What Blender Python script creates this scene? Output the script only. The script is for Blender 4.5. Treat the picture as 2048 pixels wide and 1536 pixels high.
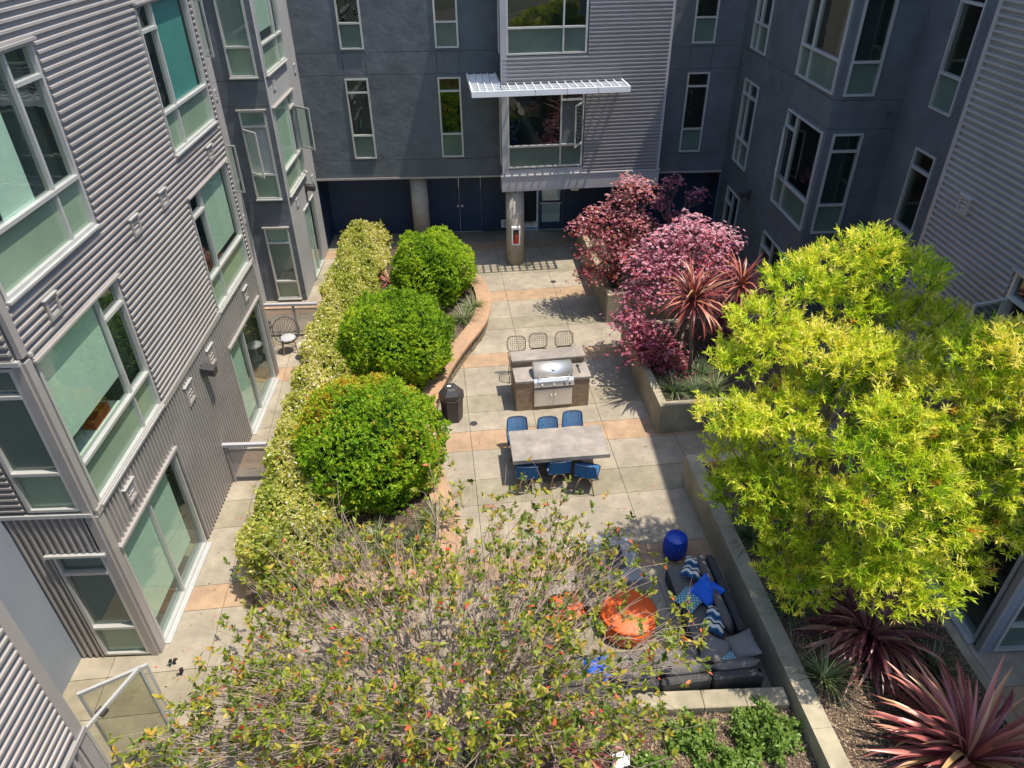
import bpy, math, random
import numpy as np
from mathutils import Vector, Matrix
for o in list(bpy.data.objects): bpy.data.objects.remove(o)
SC = bpy.context.scene; COL = SC.collection
random.seed(7); RNG = np.random.default_rng(7)

# ---------------- camera (solved from the vertical, depth and cross lines of the photograph)
CH, CF, CPITCH, CROLL, CYAW = 10.8, 1430.0, 0.60488, -0.012717, -0.02903
cp, sp = math.cos(CPITCH), math.sin(CPITCH)
cR = np.array([math.cos(CYAW), math.sin(CYAW), 0.0]); cF = np.array([-math.sin(CYAW)*cp, math.cos(CYAW)*cp, -sp]); cU = np.cross(cR, cF)
cR, cU = math.cos(CROLL)*cR+math.sin(CROLL)*cU, -math.sin(CROLL)*cR+math.cos(CROLL)*cU
cam = bpy.data.cameras.new('camera'); cam_o = bpy.data.objects.new('camera', cam); COL.objects.link(cam_o)
cam.sensor_width = 36.0; cam.lens = CF/2048*36.0; cam.clip_start = 0.05; cam.clip_end = 500
mw = Matrix(((cR[0], cU[0], -cF[0], 0), (cR[1], cU[1], -cF[1], 0), (cR[2], cU[2], -cF[2], CH), (0, 0, 0, 1)))
cam_o.matrix_world = mw; SC.camera = cam_o

# ---------------- sky, sun, exposure
TOSUN = Vector((0.33, -0.085, 1.0)).normalized()
w = bpy.data.worlds.new('World'); SC.world = w; w.use_nodes = True
wn = w.node_tree; bg = wn.nodes['Background']
sky = wn.nodes.new('ShaderNodeTexSky'); sky.sky_type = 'NISHITA'; sky.sun_disc = False
sky.sun_elevation = math.asin(TOSUN.z); sky.sun_rotation = math.atan2(TOSUN.x, TOSUN.y)
wn.links.new(sky.outputs[0], bg.inputs[0]); bg.inputs[1].default_value = 0.15
sl = bpy.data.lights.new('sun', 'SUN'); sl.energy = 3.05; sl.angle = math.radians(0.5); sl.color = (1.0, 0.92, 0.78)
so = bpy.data.objects.new('sun', sl); COL.objects.link(so); so.rotation_euler = (-TOSUN).to_track_quat('-Z', 'Y').to_euler(); so.location = (10, 0, 30)
vs = SC.view_settings; vs.view_transform = 'Standard'; vs.look = 'None'; vs.gamma = 1; vs.exposure = 1.24

# ---------------- helpers
def tag(o, label=None, cat=None, group=None, kind=None):
    if label: o['label'] = label
    if cat: o['category'] = cat
    if group: o['group'] = group
    if kind: o['kind'] = kind
    return o
def empty(name, loc=(0, 0, 0), rz=0.0):
    o = bpy.data.objects.new(name, None); COL.objects.link(o); o.location = loc; o.rotation_euler = (0, 0, rz); o.empty_display_size = 0.1
    return o
def link(name, me, parent=None, world=False):
    """world=True: geometry is in world coordinates although the parent Empty stands elsewhere"""
    o = bpy.data.objects.new(name, me); COL.objects.link(o)
    if parent is not None:
        o.parent = parent
        if world and parent.type == 'EMPTY':
            o.matrix_parent_inverse = (Matrix.Translation(parent.location) @ Matrix.Rotation(parent.rotation_euler.z, 4, 'Z')).inverted()
    return o
class MB:
    def __init__(s, M=None): s.v = []; s.f = []; s.M = M
    def add(s, vs, fs):
        n = len(s.v)
        if s.M is not None: vs = [tuple(s.M @ Vector(p)) for p in vs]
        s.v += [tuple(p) for p in vs]; s.f += [tuple(i+n for i in f) for f in fs]; return s
    def quad(s, a, b, c, d): return s.add([a, b, c, d], [(0, 1, 2, 3)])
    def box(s, x0, x1, y0, y1, z0, z1, b=0.0):
        if b <= 0:
            vs = [(x, y, z) for z in (z0, z1) for y in (y0, y1) for x in (x0, x1)]
            return s.add(vs, [(0, 2, 3, 1), (4, 5, 7, 6), (0, 1, 5, 4), (2, 6, 7, 3), (0, 4, 6, 2), (1, 3, 7, 5)])
        vs = []; # chamfered top and verticals
        for z, i in ((z0, 0), (z1-b, 0), (z1, b)):
            x_0, x_1, y_0, y_1 = x0+i, x1-i, y0+i, y1-i
            vs += [(x_0+b, y_0, z), (x_1-b, y_0, z), (x_1, y_0+b, z), (x_1, y_1-b, z), (x_1-b, y_1, z), (x_0+b, y_1, z), (x_0, y_1-b, z), (x_0, y_0+b, z)]
        fs = [tuple(range(7, -1, -1)), tuple(range(16, 24))]
        for k in (0, 8):
            for i in range(8): fs.append((k+i, k+(i+1) % 8, k+8+(i+1) % 8, k+8+i))
        return s.add(vs, fs)
    def obox(s, P, a, b, c):
        """box from corner P spanned by vectors a, b, c"""
        P, a, b, c = Vector(P), Vector(a), Vector(b), Vector(c)
        vs = [P, P+a, P+b, P+a+b, P+c, P+a+c, P+b+c, P+a+b+c]
        return s.add(vs, [(0, 2, 3, 1), (4, 5, 7, 6), (0, 1, 5, 4), (2, 6, 7, 3), (0, 4, 6, 2), (1, 3, 7, 5)])
    def tube(s, pts, r, n=8, closed=False, cap=True):
        pts = [Vector(p) for p in pts]; k = len(pts); rs = r if isinstance(r, (list, tuple)) else [r]*k
        vs = []; up = Vector((0.13, 0.21, 0.97))
        for i, p in enumerate(pts):
            if closed: t = pts[(i+1) % k]-pts[i-1]
            else: t = pts[min(i+1, k-1)]-pts[max(i-1, 0)]
            t.normalize(); a = t.cross(up)
            if a.length < 1e-3: a = t.cross(Vector((1, 0, 0)))
            a.normalize(); b = a.cross(t)
            for j in range(n):
                th = 2*math.pi*j/n; vs.append(p+(a*math.cos(th)+b*math.sin(th))*rs[i])
        fs = []
        for i in range(k if closed else k-1):
            i2 = (i+1) % k
            for j in range(n): fs.append((i*n+j, i*n+(j+1) % n, i2*n+(j+1) % n, i2*n+j))
        if cap and not closed: fs += [tuple(range(n-1, -1, -1)), tuple(range((k-1)*n, k*n))]
        return s.add(vs, fs)
    def lathe(s, prof, c=(0, 0), n=24, phase=0.0):
        vs = []; k = len(prof)
        for r, z in prof:
            for j in range(n): th = 2*math.pi*j/n+phase; vs.append((c[0]+r*math.cos(th), c[1]+r*math.sin(th), z))
        fs = [(i*n+j, i*n+(j+1) % n, (i+1)*n+(j+1) % n, (i+1)*n+j) for i in range(k-1) for j in range(n)]
        fs += [tuple(range(n-1, -1, -1)), tuple(range((k-1)*n, k*n))]
        return s.add(vs, fs)
    def prism(s, poly, z0, z1):
        n = len(poly); vs = [(p[0], p[1], z0) for p in poly]+[(p[0], p[1], z1) for p in poly]
        return s.add(vs, [tuple(range(n-1, -1, -1)), tuple(range(n, 2*n))]+[(i, (i+1) % n, (i+1) % n+n, i+n) for i in range(n)])
    def mesh(s, name, mat, smooth=False):
        me = bpy.data.meshes.new(name); me.from_pydata(s.v, [], s.f); me.materials.append(mat)
        if smooth: me.polygons.foreach_set('use_smooth', [True]*len(me.polygons))
        me.update(); return me
    def build(s, name, mat, parent=None, smooth=False, world=True):
        return link(name, s.mesh(name, mat, smooth), parent, world)
def npmesh(name, V, F, mat, tint=None, smooth=False, vtint=False):
    V = np.asarray(V, np.float32); F = np.asarray(F, np.int32); k = F.shape[1]
    me = bpy.data.meshes.new(name); me.vertices.add(len(V)); me.vertices.foreach_set('co', V.ravel())
    me.loops.add(F.size); me.loops.foreach_set('vertex_index', F.ravel())
    me.polygons.add(len(F)); me.polygons.foreach_set('loop_start', np.arange(0, F.size, k, dtype=np.int32))
    me.polygons.foreach_set('loop_total', np.full(len(F), k, np.int32))
    if smooth: me.polygons.foreach_set('use_smooth', np.ones(len(F), bool))
    me.materials.append(mat); me.update(calc_edges=True)
    if tint is not None:
        a = me.attributes.new('tint', 'FLOAT', 'POINT' if vtint else 'FACE'); a.data.foreach_set('value', np.asarray(tint, np.float32))
    return me

# ---------------- materials
def newmat(name):
    m = bpy.data.materials.new(name); m.use_nodes = True; nt = m.node_tree; return m, nt, nt.nodes['Principled BSDF']
def sets(b, **k):
    for n, v in k.items():
        key = n.replace('_', ' ')
        if key in b.inputs: b.inputs[key].default_value = v
def M_(name, c, rough=0.7, metal=0.0, var=0.12, vs=3.0, bump=0.0, bs=40.0, c2=None, spec=None, stain=0.0, stretch=None):
    m, nt, b = newmat(name); N = nt.nodes; L = nt.links
    tc = N.new('ShaderNodeTexCoord'); src = tc.outputs['Object']
    if stretch:
        mp = N.new('ShaderNodeMapping'); mp.inputs['Scale'].default_value = stretch; L.new(src, mp.inputs[0]); src = mp.outputs[0]
    n1 = N.new('ShaderNodeTexNoise'); n1.inputs['Scale'].default_value = vs; n1.inputs['Detail'].default_value = 6; n1.inputs['Roughness'].default_value = 0.65; L.new(src, n1.inputs['Vector'])
    r = N.new('ShaderNodeValToRGB'); c2 = c2 or tuple(x*(1-2*var) for x in c)
    r.color_ramp.elements[0].position = 0.3; r.color_ramp.elements[1].position = 0.7
    r.color_ramp.elements[0].color = (*c2, 1); r.color_ramp.elements[1].color = (*[min(1, x*(1+var*0.6)) for x in c], 1)
    L.new(n1.outputs[0], r.inputs[0]); out = r.outputs[0]
    if stain > 0:
        n2 = N.new('ShaderNodeTexNoise'); n2.inputs['Scale'].default_value = 0.9; n2.inputs['Detail'].default_value = 8; n2.inputs['Roughness'].default_value = 0.7; L.new(src, n2.inputs['Vector'])
        mr = N.new('ShaderNodeMapRange'); mr.inputs[1].default_value = 0.42; mr.inputs[2].default_value = 0.62; mr.inputs[3].default_value = 1-stain; mr.inputs[4].default_value = 1.0; L.new(n2.outputs[0], mr.inputs[0])
        mx = N.new('ShaderNodeMix'); mx.data_type = 'RGBA'; mx.blend_type = 'MULTIPLY'; mx.inputs[0].default_value = 1; L.new(out, mx.inputs[6]); L.new(mr.outputs[0], mx.inputs[7]); out = mx.outputs[2]
    L.new(out, b.inputs['Base Color']); sets(b, Roughness=rough, Metallic=metal)
    if spec is not None: b.inputs['Specular IOR Level'].default_value = spec
    if bump > 0:
        n3 = N.new('ShaderNodeTexNoise'); n3.inputs['Scale'].default_value = bs; n3.inputs['Detail'].default_value = 4; L.new(src, n3.inputs['Vector'])
        bp = N.new('ShaderNodeBump'); bp.inputs['Strength'].default_value = bump; bp.inputs['Distance'].default_value = 0.02; L.new(n3.outputs[0], bp.inputs['Height']); L.new(bp.outputs[0], b.inputs['Normal'])
    return m
def glass(name, tint, refl=0.14):
    m, nt, b = newmat(name); N = nt.nodes; L = nt.links; N.remove(b)
    t = N.new('ShaderNodeBsdfTransparent'); t.inputs[0].default_value = (*tint, 1)
    g = N.new('ShaderNodeBsdfGlossy'); g.inputs['Roughness'].default_value = 0.015; g.inputs[0].default_value = (0.9, 0.97, 0.95, 1)
    tc = N.new('ShaderNodeTexCoord'); no = N.new('ShaderNodeTexNoise'); no.inputs['Scale'].default_value = 1.6; L.new(tc.outputs['Object'], no.inputs['Vector'])
    bp = N.new('ShaderNodeBump'); bp.inputs['Strength'].default_value = 0.12; bp.inputs['Distance'].default_value = 0.02; L.new(no.outputs[0], bp.inputs['Height']); L.new(bp.outputs[0], g.inputs['Normal'])
    fr = N.new('ShaderNodeLayerWeight'); fr.inputs[0].default_value = 0.5; pw = N.new('ShaderNodeMath'); pw.operation = 'POWER'; pw.inputs[1].default_value = 4.0; L.new(fr.outputs['Facing'], pw.inputs[0])
    mr = N.new('ShaderNodeMapRange'); mr.inputs[3].default_value = refl; mr.inputs[4].default_value = 0.95; L.new(pw.outputs[0], mr.inputs[0])
    mx = N.new('ShaderNodeMixShader'); L.new(mr.outputs[0], mx.inputs[0]); L.new(t.outputs[0], mx.inputs[1]); L.new(g.outputs[0], mx.inputs[2])
    L.new(mx.outputs[0], N['Material Output'].inputs[0]); return m
def leafmat(name, cols, trans=0.35, rough=0.45, spec=0.35):
    m, nt, b = newmat(name); N = nt.nodes; L = nt.links
    a = N.new('ShaderNodeAttribute'); a.attribute_name = 'tint'
    r = N.new('ShaderNodeValToRGB'); e = r.color_ramp.elements
    while len(e) < len(cols): e.new(0.5)
    for i, (p, c) in enumerate(cols): e[i].position = p; e[i].color = (*c, 1)
    L.new(a.outputs['Fac'], r.inputs[0]); L.new(r.outputs[0], b.inputs['Base Color']); sets(b, Roughness=rough); b.inputs['Specular IOR Level'].default_value = spec
    t = N.new('ShaderNodeBsdfTranslucent'); mx = N.new('ShaderNodeMix'); mx.data_type = 'RGBA'; mx.blend_type = 'MULTIPLY'; mx.inputs[0].default_value = 1; mx.inputs[7].default_value = (1.25, 1.2, 0.6, 1)
    L.new(r.outputs[0], mx.inputs[6]); L.new(mx.outputs[2], t.inputs[0])
    ms = N.new('ShaderNodeMixShader'); ms.inputs[0].default_value = trans; L.new(b.outputs[0], ms.inputs[1]); L.new(t.outputs[0], ms.inputs[2]); L.new(ms.outputs[0], N['Material Output'].inputs[0]); return m
m_siding = M_('siding_grey_taupe', (0.335, 0.31, 0.29), 0.42, 0.15, 0.10, 0.9)
m_sidingd = M_('siding_backing', (0.14, 0.135, 0.14), 0.6, 0.2, 0.05)
m_bay = M_('siding_bay', (0.34, 0.33, 0.335), 0.38, 0.35, 0.05, 1.5)
m_trim = M_('trim_taupe', (0.34, 0.315, 0.30), 0.45, 0.2, 0.05)
m_alu = M_('aluminium_frame', (0.50, 0.50, 0.48), 0.4, 0.4, 0.05)
m_stucco = M_('stucco_slate', (0.100, 0.113, 0.125), 0.7, 0, 0.16, 1.3, 1.0, 3.0)
m_stuccol = M_('stucco_grey', (0.30, 0.30, 0.305), 0.75, 0, 0.07, 1.3, 0.12, 25)
m_stuccob = M_('stucco_blue_grey', (0.22, 0.25, 0.29), 0.7, 0, 0.06, 1.0, 0.1, 25)
m_fascia = M_('fascia_grey', (0.36, 0.35, 0.37), 0.55, 0.1, 0.04)
m_navy = M_('navy_paint', (0.022, 0.042, 0.088), 0.55, 0, 0.1)
m_black = M_('black_paint', (0.012, 0.012, 0.013), 0.45, 0, 0.1)
m_conc = M_('concrete_column', (0.40, 0.36, 0.30), 0.85, 0, 0.10, 3.0, 0.15, 30, stain=0.18)
m_planter = M_('concrete_planter', (0.38, 0.33, 0.235), 0.9, 0, 0.14, 2.0, 0.25, 18, stain=0.3)
m_slab = [M_('paving_light', (0.325, 0.28, 0.215), 0.88, 0, 0.10, 4, 0.12, 60, stain=0.26), M_('paving_khaki', (0.275, 0.24, 0.172), 0.88, 0, 0.10, 4, 0.12, 60, stain=0.26), M_('paving_salmon', (0.375, 0.255, 0.16), 0.88, 0, 0.12, 4, 0.12, 60, stain=0.24)]
m_joint = M_('joint_sand', (0.15, 0.13, 0.10), 0.95)
m_cap = M_('salmon_cap', (0.39, 0.245, 0.15), 0.88, 0, 0.10, 4, 0.15, 50, stain=0.15)
m_stone = M_('wall_stone', (0.24, 0.19, 0.13), 0.92, 0, 0.28, 7, 0.6, 35)
m_soil = M_('soil', (0.085, 0.060, 0.042), 0.95, 0, 0.3, 9, 0.6, 40)
m_counter = M_('counter_concrete', (0.34, 0.30, 0.265), 0.6, 0, 0.14, 4, 0.05, 60, stain=0.3)
m_tile = M_('brown_stone_tile', (0.27, 0.19, 0.125), 0.7, 0, 0.22, 5, 0.15, 30, stretch=(1, 1, 3))
m_steel = M_('stainless_steel', (0.70, 0.70, 0.69), 0.42, 0.75, 0.04, 3, stretch=(1, 1, 12))
m_dark = M_('dark_grey_plastic', (0.045, 0.042, 0.042), 0.45, 0, 0.15)
m_white = M_('white_paint', (0.78, 0.78, 0.76), 0.5, 0, 0.03)
m_red = M_('red_paint', (0.48, 0.04, 0.02), 0.5, 0, 0.1)
m_int = M_('interior_plaster', (0.34, 0.35, 0.34), 0.8, 0, 0.05)
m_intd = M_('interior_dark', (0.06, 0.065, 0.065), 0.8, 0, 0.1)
m_blind = M_('roller_blind', (0.66, 0.72, 0.66), 0.8, 0, 0.04)
m_blindd = M_('dark_blind', (0.10, 0.115, 0.12), 0.8, 0, 0.06)
m_teal = M_('teal_blind', (0.10, 0.33, 0.33), 0.8, 0, 0.05)
m_glass = glass('green_tinted_glass', (0.70, 0.82, 0.74), 0.10)
m_glassd = glass('green_tinted_glass_shade', (0.42, 0.52, 0.48), 0.09)
m_leaf = glass('door_glass', (0.72, 0.74, 0.68), 0.05)
m_frost = M_('frosted_glass', (0.19, 0.275, 0.19), 0.16, 0, 0.10, 0.9, spec=0.8)
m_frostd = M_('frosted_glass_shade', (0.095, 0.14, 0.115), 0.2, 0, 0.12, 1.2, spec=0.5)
m_galv = M_('galvanised_canopy', (0.80, 0.82, 0.84), 0.45, 0.15, 0.04)

# ================= BUILDINGS =================
class Frame:
    """wall frame: origin, horizontal unit u, outward normal n"""
    def __init__(s, o, u, n): s.o = Vector(o); s.u = Vector(u); s.n = Vector(n)
    def P(s, u, z, d): return s.o+s.u*u+s.n*d+Vector((0, 0, z))
    def box(s, mb, u0, u1, z0, z1, d0, d1): mb.obox(s.P(u0, z0, d0), s.u*(u1-u0), s.n*(d1-d0), (0, 0, z1-z0)); return mb
ZR = 13.3
def cells(rect, holes):
    u0, u1, z0, z1 = rect; us = sorted({u0, u1, *[min(max(h[i], u0), u1) for h in holes for i in (0, 1)]}); zs = sorted({z0, z1, *[min(max(h[i], z0), z1) for h in holes for i in (2, 3)]})
    out = []
    for a, b in zip(zs, zs[1:]):
        run = None
        for c, d in zip(us, us[1:]):
            mu, mz = (c+d)/2, (a+b)/2
            hole = any(h[0] < mu < h[1] and h[2] < mz < h[3] for h in holes)
            if hole:
                if run: out.append(run); run = None
            else: run = (run[0], d, a, b) if run else (c, d, a, b)
        if run: out.append(run)
    # merge vertically identical spans
    out.sort(key=lambda r: (r[0], r[1], r[2])); m = []
    for r in out:
        if m and m[-1][0] == r[0] and m[-1][1] == r[1] and abs(m[-1][3]-r[2]) < 1e-6: m[-1] = (r[0], r[1], m[-1][2], r[3])
        else: m.append(r)
    return m
def flat(W, parent, rect, holes, mat, name='wall', d0=-0.2, d1=0.0):
    mb = MB()
    for r in cells(rect, holes): W.box(mb, *r, d0, d1)
    return mb.build(name, mat, parent)
PITCH, DEP = 0.110, 0.054
def corr(W, parent, rect, holes, mat, horiz=True, name='corrugated_siding'):
    fr = [(0.0, 0), (0.44, 0), (0.52, 1), (0.82, 1), (0.98, 0)]
    for (u0, u1, z0, z1) in cells(rect, holes):
        a, b = (z0, z1) if horiz else (u0, u1); ts = []
        k = math.floor(a/PITCH)-1
        while k*PITCH < b:
            for f, d in fr:
                t = (k+f)*PITCH
                if a <= t <= b: ts.append((t, d*DEP))
            k += 1
        if not ts: continue
        def dep_(t):
            f = (t/PITCH) % 1.0; q = fr+[(1.0, 0)]
            for (f0, d0), (f1, d1) in zip(q, q[1:]):
                if f0 <= f <= f1: return (d0+(d1-d0)*(f-f0)/max(f1-f0, 1e-9))*DEP
            return 0.0
        ts = [(a, dep_(a))]+ts+[(b, dep_(b))]
        mb = MB(); vs = []; n = len(ts)
        for t, d in ts:
            for e in ((u0, u1) if horiz else (z0, z1)):
                vs.append(W.P(e, t, d) if horiz else W.P(t, e, d))
        mb.add(vs, [(2*i, 2*i+1, 2*i+3, 2*i+2) for i in range(n-1)])
        # closing caps at both ends
        for s in (0, 1):
            e = (u0, u1)[s] if horiz else (z0, z1)[s]
            vs2 = []
            for t, d in ts:
                vs2 += [W.P(e, t, d), W.P(e, t, -0.01)] if horiz else [W.P(t, e, d), W.P(t, e, -0.01)]
            mb.add(vs2, [(2*i, 2*i+1, 2*i+3, 2*i+2) for i in range(n-1)])
        mb.build(name, mat, parent)
def lay(u0, u1, z0, z1, kind, base):
    """cells of the house's standard windows: frosted base light, clear main light, narrow light with a top light"""
    zt, zs = base+4.10-3.38, base+5.46-3.38
    if kind == 'narrow': return [(u0, u1, z0, zt, 'f'), (u0, u1, zt, zs, 'c'), (u0, u1, zs, z1, 'c')]
    s = u0+0.68 if kind == 'lo' else u1-0.68
    wide = (s, u1) if kind == 'lo' else (u0, s); nar = (u0, s) if kind == 'lo' else (s, u1)
    return [(*wide, z0, zt, 'f'), (*wide, zt, z1, 'c'), (*nar, z0, zt, 'f'), (*nar, zt, zs, 'o'), (*nar, zs, z1, 'c')]
def window(W, parent, u0, u1, z0, z1, cl, shade=False, room=1.5, blind=None, openk=None, flash=True, fr=0.045, dout=0.045, blindmat=None, roommat=None, name='window'):
    mb = MB(); lines_u = set(); lines_z = set()
    g = m_glassd if shade else m_glass; fz = m_frostd if shade else m_frost  # shaded walls use darker copies of both glasses, shade put in colour
    W.box(mb, u0-0.01, u0+fr, z0, z1, -0.08, dout); W.box(mb, u1-fr, u1+0.01, z0, z1, -0.08, dout)
    W.box(mb, u0+fr, u1-fr, z0, z0+fr, -0.08, dout+0.003); W.box(mb, u0+fr, u1-fr, z1-fr, z1, -0.08, dout+0.003)
    for (a, b, c, d, k) in cl:                         # mullions on inner cell edges
        if a > u0+1e-4: W.box(mb, a-0.024, a+0.024, max(c, z0+fr), min(d, z1-fr), -0.07, dout-0.008)
        if c > z0+1e-4: W.box(mb, max(a, u0+fr), min(b, u1-fr), c-0.026, c+0.026, -0.07, dout+0.012)
    win = mb.build(name, m_alu, parent)
    for i, (a, b, c, d, k) in enumerate(cl):
        e = 0.02
        if k == 'o' and openk: continue
        MB().quad(W.P(a+e, c+e, -0.02), W.P(b-e, c+e, -0.02), W.P(b-e, d-e, -0.02), W.P(a+e, d-e, -0.02)).build('pane', fz if k == 'f' else g, win)
    if flash:
        W.box(MB(), u0-0.05, u1+0.05, z1+0.002, z1+0.035, -0.02, dout+0.06).build('head_flashing', m_trim, win)
        W.box(MB(), u0-0.02, u1+0.02, z0-0.035, z0-0.002, -0.02, dout+0.05).build('sill', m_alu, win)
    if openk:
        a, b, c, d, k = [q for q in cl if q[4] == 'o'][0]; hi, ang = openk
        hu, fu = (b-0.03, a+0.03) if hi == 'hi' else (a+0.03, b-0.03); s = 1 if fu > hu else -1; L = abs(fu-hu)
        H0 = W.P(hu, 0, dout); dv = W.u*(s*math.cos(ang))+W.n*math.sin(ang); nv = W.u*(-s*math.sin(ang))+W.n*math.cos(ang)
        sm = MB()
        def sb(t0, t1, q0, q1): sm.obox(H0+dv*t0+Vector((0, 0, q0)), dv*(t1-t0), nv*0.035, (0, 0, q1-q0))
        sb(0, 0.045, c+0.05, d-0.05); sb(L-0.045, L, c+0.05, d-0.05); sb(0.045, L-0.045, c+0.05, c+0.095); sb(0.045, L-0.045, d-0.095, d-0.05)
        sash = sm.build('casement_sash', m_alu, win); o = nv*0.017
        MB().quad(*[tuple(H0+dv*t+o+Vector((0, 0, q))) for t, q in ((0.03, c+0.08), (L-0.03, c+0.08), (L-0.03, d-0.08), (0.03, d-0.08))]).build('sash_pane', m_glass if not shade else m_glassd, win)
    if blind:
        for (ba, bb, bz0, bz1) in blind:
            W.box(MB(), ba, bb, bz0, bz1, -0.05, -0.04).build('blind', blindmat or m_blind, win)
    if room:
        a, b, c, d, q = u0-0.12, u1+0.12, z0-0.06, z1+0.12, -room
        r = MB(); P = W.P
        r.quad(P(a, c, q), P(b, c, q), P(b, d, q), P(a, d, q)); r.quad(P(a, c, q), P(a, d, q), P(a, d, -0.201), P(a, c, -0.201)); r.quad(P(b, c, q), P(b, c, -0.201), P(b, d, -0.201), P(b, d, q))
        r.quad(P(a, d, q), P(b, d, q), P(b, d, -0.201), P(a, d, -0.201)); r.quad(P(a, c, q), P(a, c, -0.201), P(b, c, -0.201), P(b, c, q))
        r.build('room', roommat or m_int, win)
    return win
def vent(W, parent, u, z, s=0.30, mat=None, hood=True, n=3, h=None):
    h = h or s; mb = MB(); b = 0.05; mat = mat or m_siding; d = 0.075 if hood else 0.03
    for (a0, a1, c0, c1) in ((u-s/2, u-s/2+b, z-h/2, z+h/2), (u+s/2-b, u+s/2, z-h/2, z+h/2), (u-s/2+b, u+s/2-b, z-h/2, z-h/2+b), (u-s/2+b, u+s/2-b, z+h/2-b, z+h/2)): W.box(mb, a0, a1, c0, c1, -0.02, d)
    v = mb.build('vent', mat, parent)
    W.box(MB(), u-s/2+b, u+s/2-b, z-h/2+b, z+h/2-b, -0.03, -0.005).build('vent_back', m_black, v)
    st = (h-2*b)/n
    for i in range(n):
        z0 = z-h/2+b+st*i; mb = MB(); mb.obox(W.P(u-s/2+b, z0+st*0.05, 0.06 if hood else 0.025), W.u*(s-2*b), W.n*-0.04+Vector((0, 0, st*0.5)), (0, 0, 0.012)); mb.build('louvre', mat, v)
    if hood: W.box(MB(), u-s/2-0.02, u+s/2+0.02, z+h/2+0.001, z+h/2+0.018, -0.02, 0.095).build('vent_hood', m_alu, v)
    return v
def wlamp(W, u, z, label):
    p = W.P(u, z, 0.0); e = empty('wall_lamp', p)
    W.box(MB(), u-0.06, u+0.06, z-0.16, z+0.12, 0.0, 0.05).build('back_plate', m_dark, e)
    b = MB(); b.obox(W.P(u-0.11, z-0.06, 0.05), W.u*0.22, W.n*0.26+Vector((0, 0, -0.05)), (0, 0, 0.15)); b.build('lamp_housing', m_dark, e)
    tag(e, label, 'lamp'); return e

# ---- left wing
LW = Frame((-5.94, 0, 0), (0, 1, 0), (1, 0, 0)); NF = Frame((0, 7.75, 0), (1, 0, 0), (0, -1, 0))
lw = empty('apartment_wing', (-5.94, 7.75, 0)); tag(lw, 'left apartment wing clad in taupe corrugated metal with green tinted windows', 'building', 'wings round the courtyard')
H1, S1, H2, S2 = 5.88, 3.38, 9.26, 6.74
big = [(7.93, 10.40, S1, H1, 'hi', 3.38), (13.78, 16.25, S1, H1, 'lo', 3.38), (7.93, 10.40, S2, H2, 'hi', 6.76), (13.78, 16.25, S2, H2, 'lo', 6.76)]
dors = [(7.93, 10.28, 0.03, 2.44), (13.76, 16.2, 0.03, 2.44)]
holes = [b[:4] for b in big]+dors
E1 = 16.5
flat(LW, lw, (7.76, E1, 0, ZR), holes, m_sidingd, 'wall', -0.2, -0.012)
corr(LW, lw, (7.86, E1-0.08, 3.40, ZR), [(a-0.06, b+0.06, c-0.04, d+0.04) for a, b, c, d in holes], m_siding, True)
corr(LW, lw, (7.86, E1-0.08, 0.04, 3.30), [(a-0.02, b+0.04, c-0.04, d+0.03) for a, b, c, d in holes], m_siding, False)
LW.box(MB(), 7.76, E1, 3.29, 3.40, -0.01, 0.075).build('band_trim', m_trim, lw)
for a, b in ((3.401, ZR), (0.0, 3.289)):
    LW.box(MB(), E1-0.09, E1+0.01, a, b, -0.01, 0.06).build('corner_trim', m_trim, lw)
LW.box(MB(), 7.74, 7.87, 0.0, 3.288, -0.01, 0.055).build('corner_post', m_trim, lw); LW.box(MB(), 7.74, 7.87, 3.402, 5.97, -0.01, 0.055).build('corner_post', m_trim, lw); LW.box(MB(), 7.74, 7.87, 6.04, ZR, -0.01, 0.055).build('corner_post', m_trim, lw)
LW.box(MB(), 7.875, 7.925, 5.985, 6.03, -0.01, 0.08).build('band_trim', m_alu, lw)
flat(Frame((0, E1, 0), (1, 0, 0), (0, 1, 0)), lw, (-7.2, -5.96, 0, ZR), [], m_stuccob, 'end_wall', -0.15, 0.0)
window(LW, lw, *big[0][:4], lay(*big[0]), blind=[(7.98, 9.66, 4.5, 5.84)])
window(LW, lw, *big[1][:4], lay(*big[1]), blind=[(14.5, 16.0, 4.3, 5.84)], openk=None)
window(LW, lw, *big[2][:4], lay(*big[2]), blind=[(8.6, 9.35, 7.5, 9.2)])
window(LW, lw, *big[3][:4], lay(*big[3]), blind=[(14.55, 15.95, 7.52, 9.2)], blindmat=m_teal)
for (a, b, c, d), s, bl in zip(dors, (9.03, 14.78), ([(8.0, 9.0, 0.5, 2.40), (9.1, 9.9, 0.5, 2.4)], [(13.9, 14.6, 0.3, 2.4)])):
    window(LW, lw, a, b, c, d, [(a, s, c, d, 'c'), (s, b, c, d, 'c')], flash=False, blind=bl, name='sliding_door')
    LW.box(MB(), a-0.05, b+0.05, d+0.005, d+0.06, -0.01, 0.10).build('door_head', m_trim, lw); LW.box(MB(), a, b, 0.0, 0.028, -0.05, 0.14).build('door_track', m_alu, lw)
for y in (8.68, 11.48, 12.76, 15.47): vent(LW, lw, y, 6.27)
for y in (8.67, 15.49): vent(LW, lw, y, 2.92, 0.32)
for y in (11.47, 12.8): vent(LW, lw, y, 2.88, 0.36, h=0.42, n=4)
wlamp(LW, 12.25, 2.90, 'dark box lamp on the left corrugated wall between two louvred vents')
nh = [(-6.82, -6.06, 0.05, 2.52), (-6.80, -6.06, 3.45, 5.92)]
flat(NF, lw, (-7.24, -5.955, 0, ZR), nh, m_sidingd, 'wall', -0.18, -0.012)
corr(NF, lw, (-7.22, -6.84, 0.03, 3.32), [], m_siding, False); corr(NF, lw, (-6.84, -6.08, 2.60, 3.32), [], m_siding, False)
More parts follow.
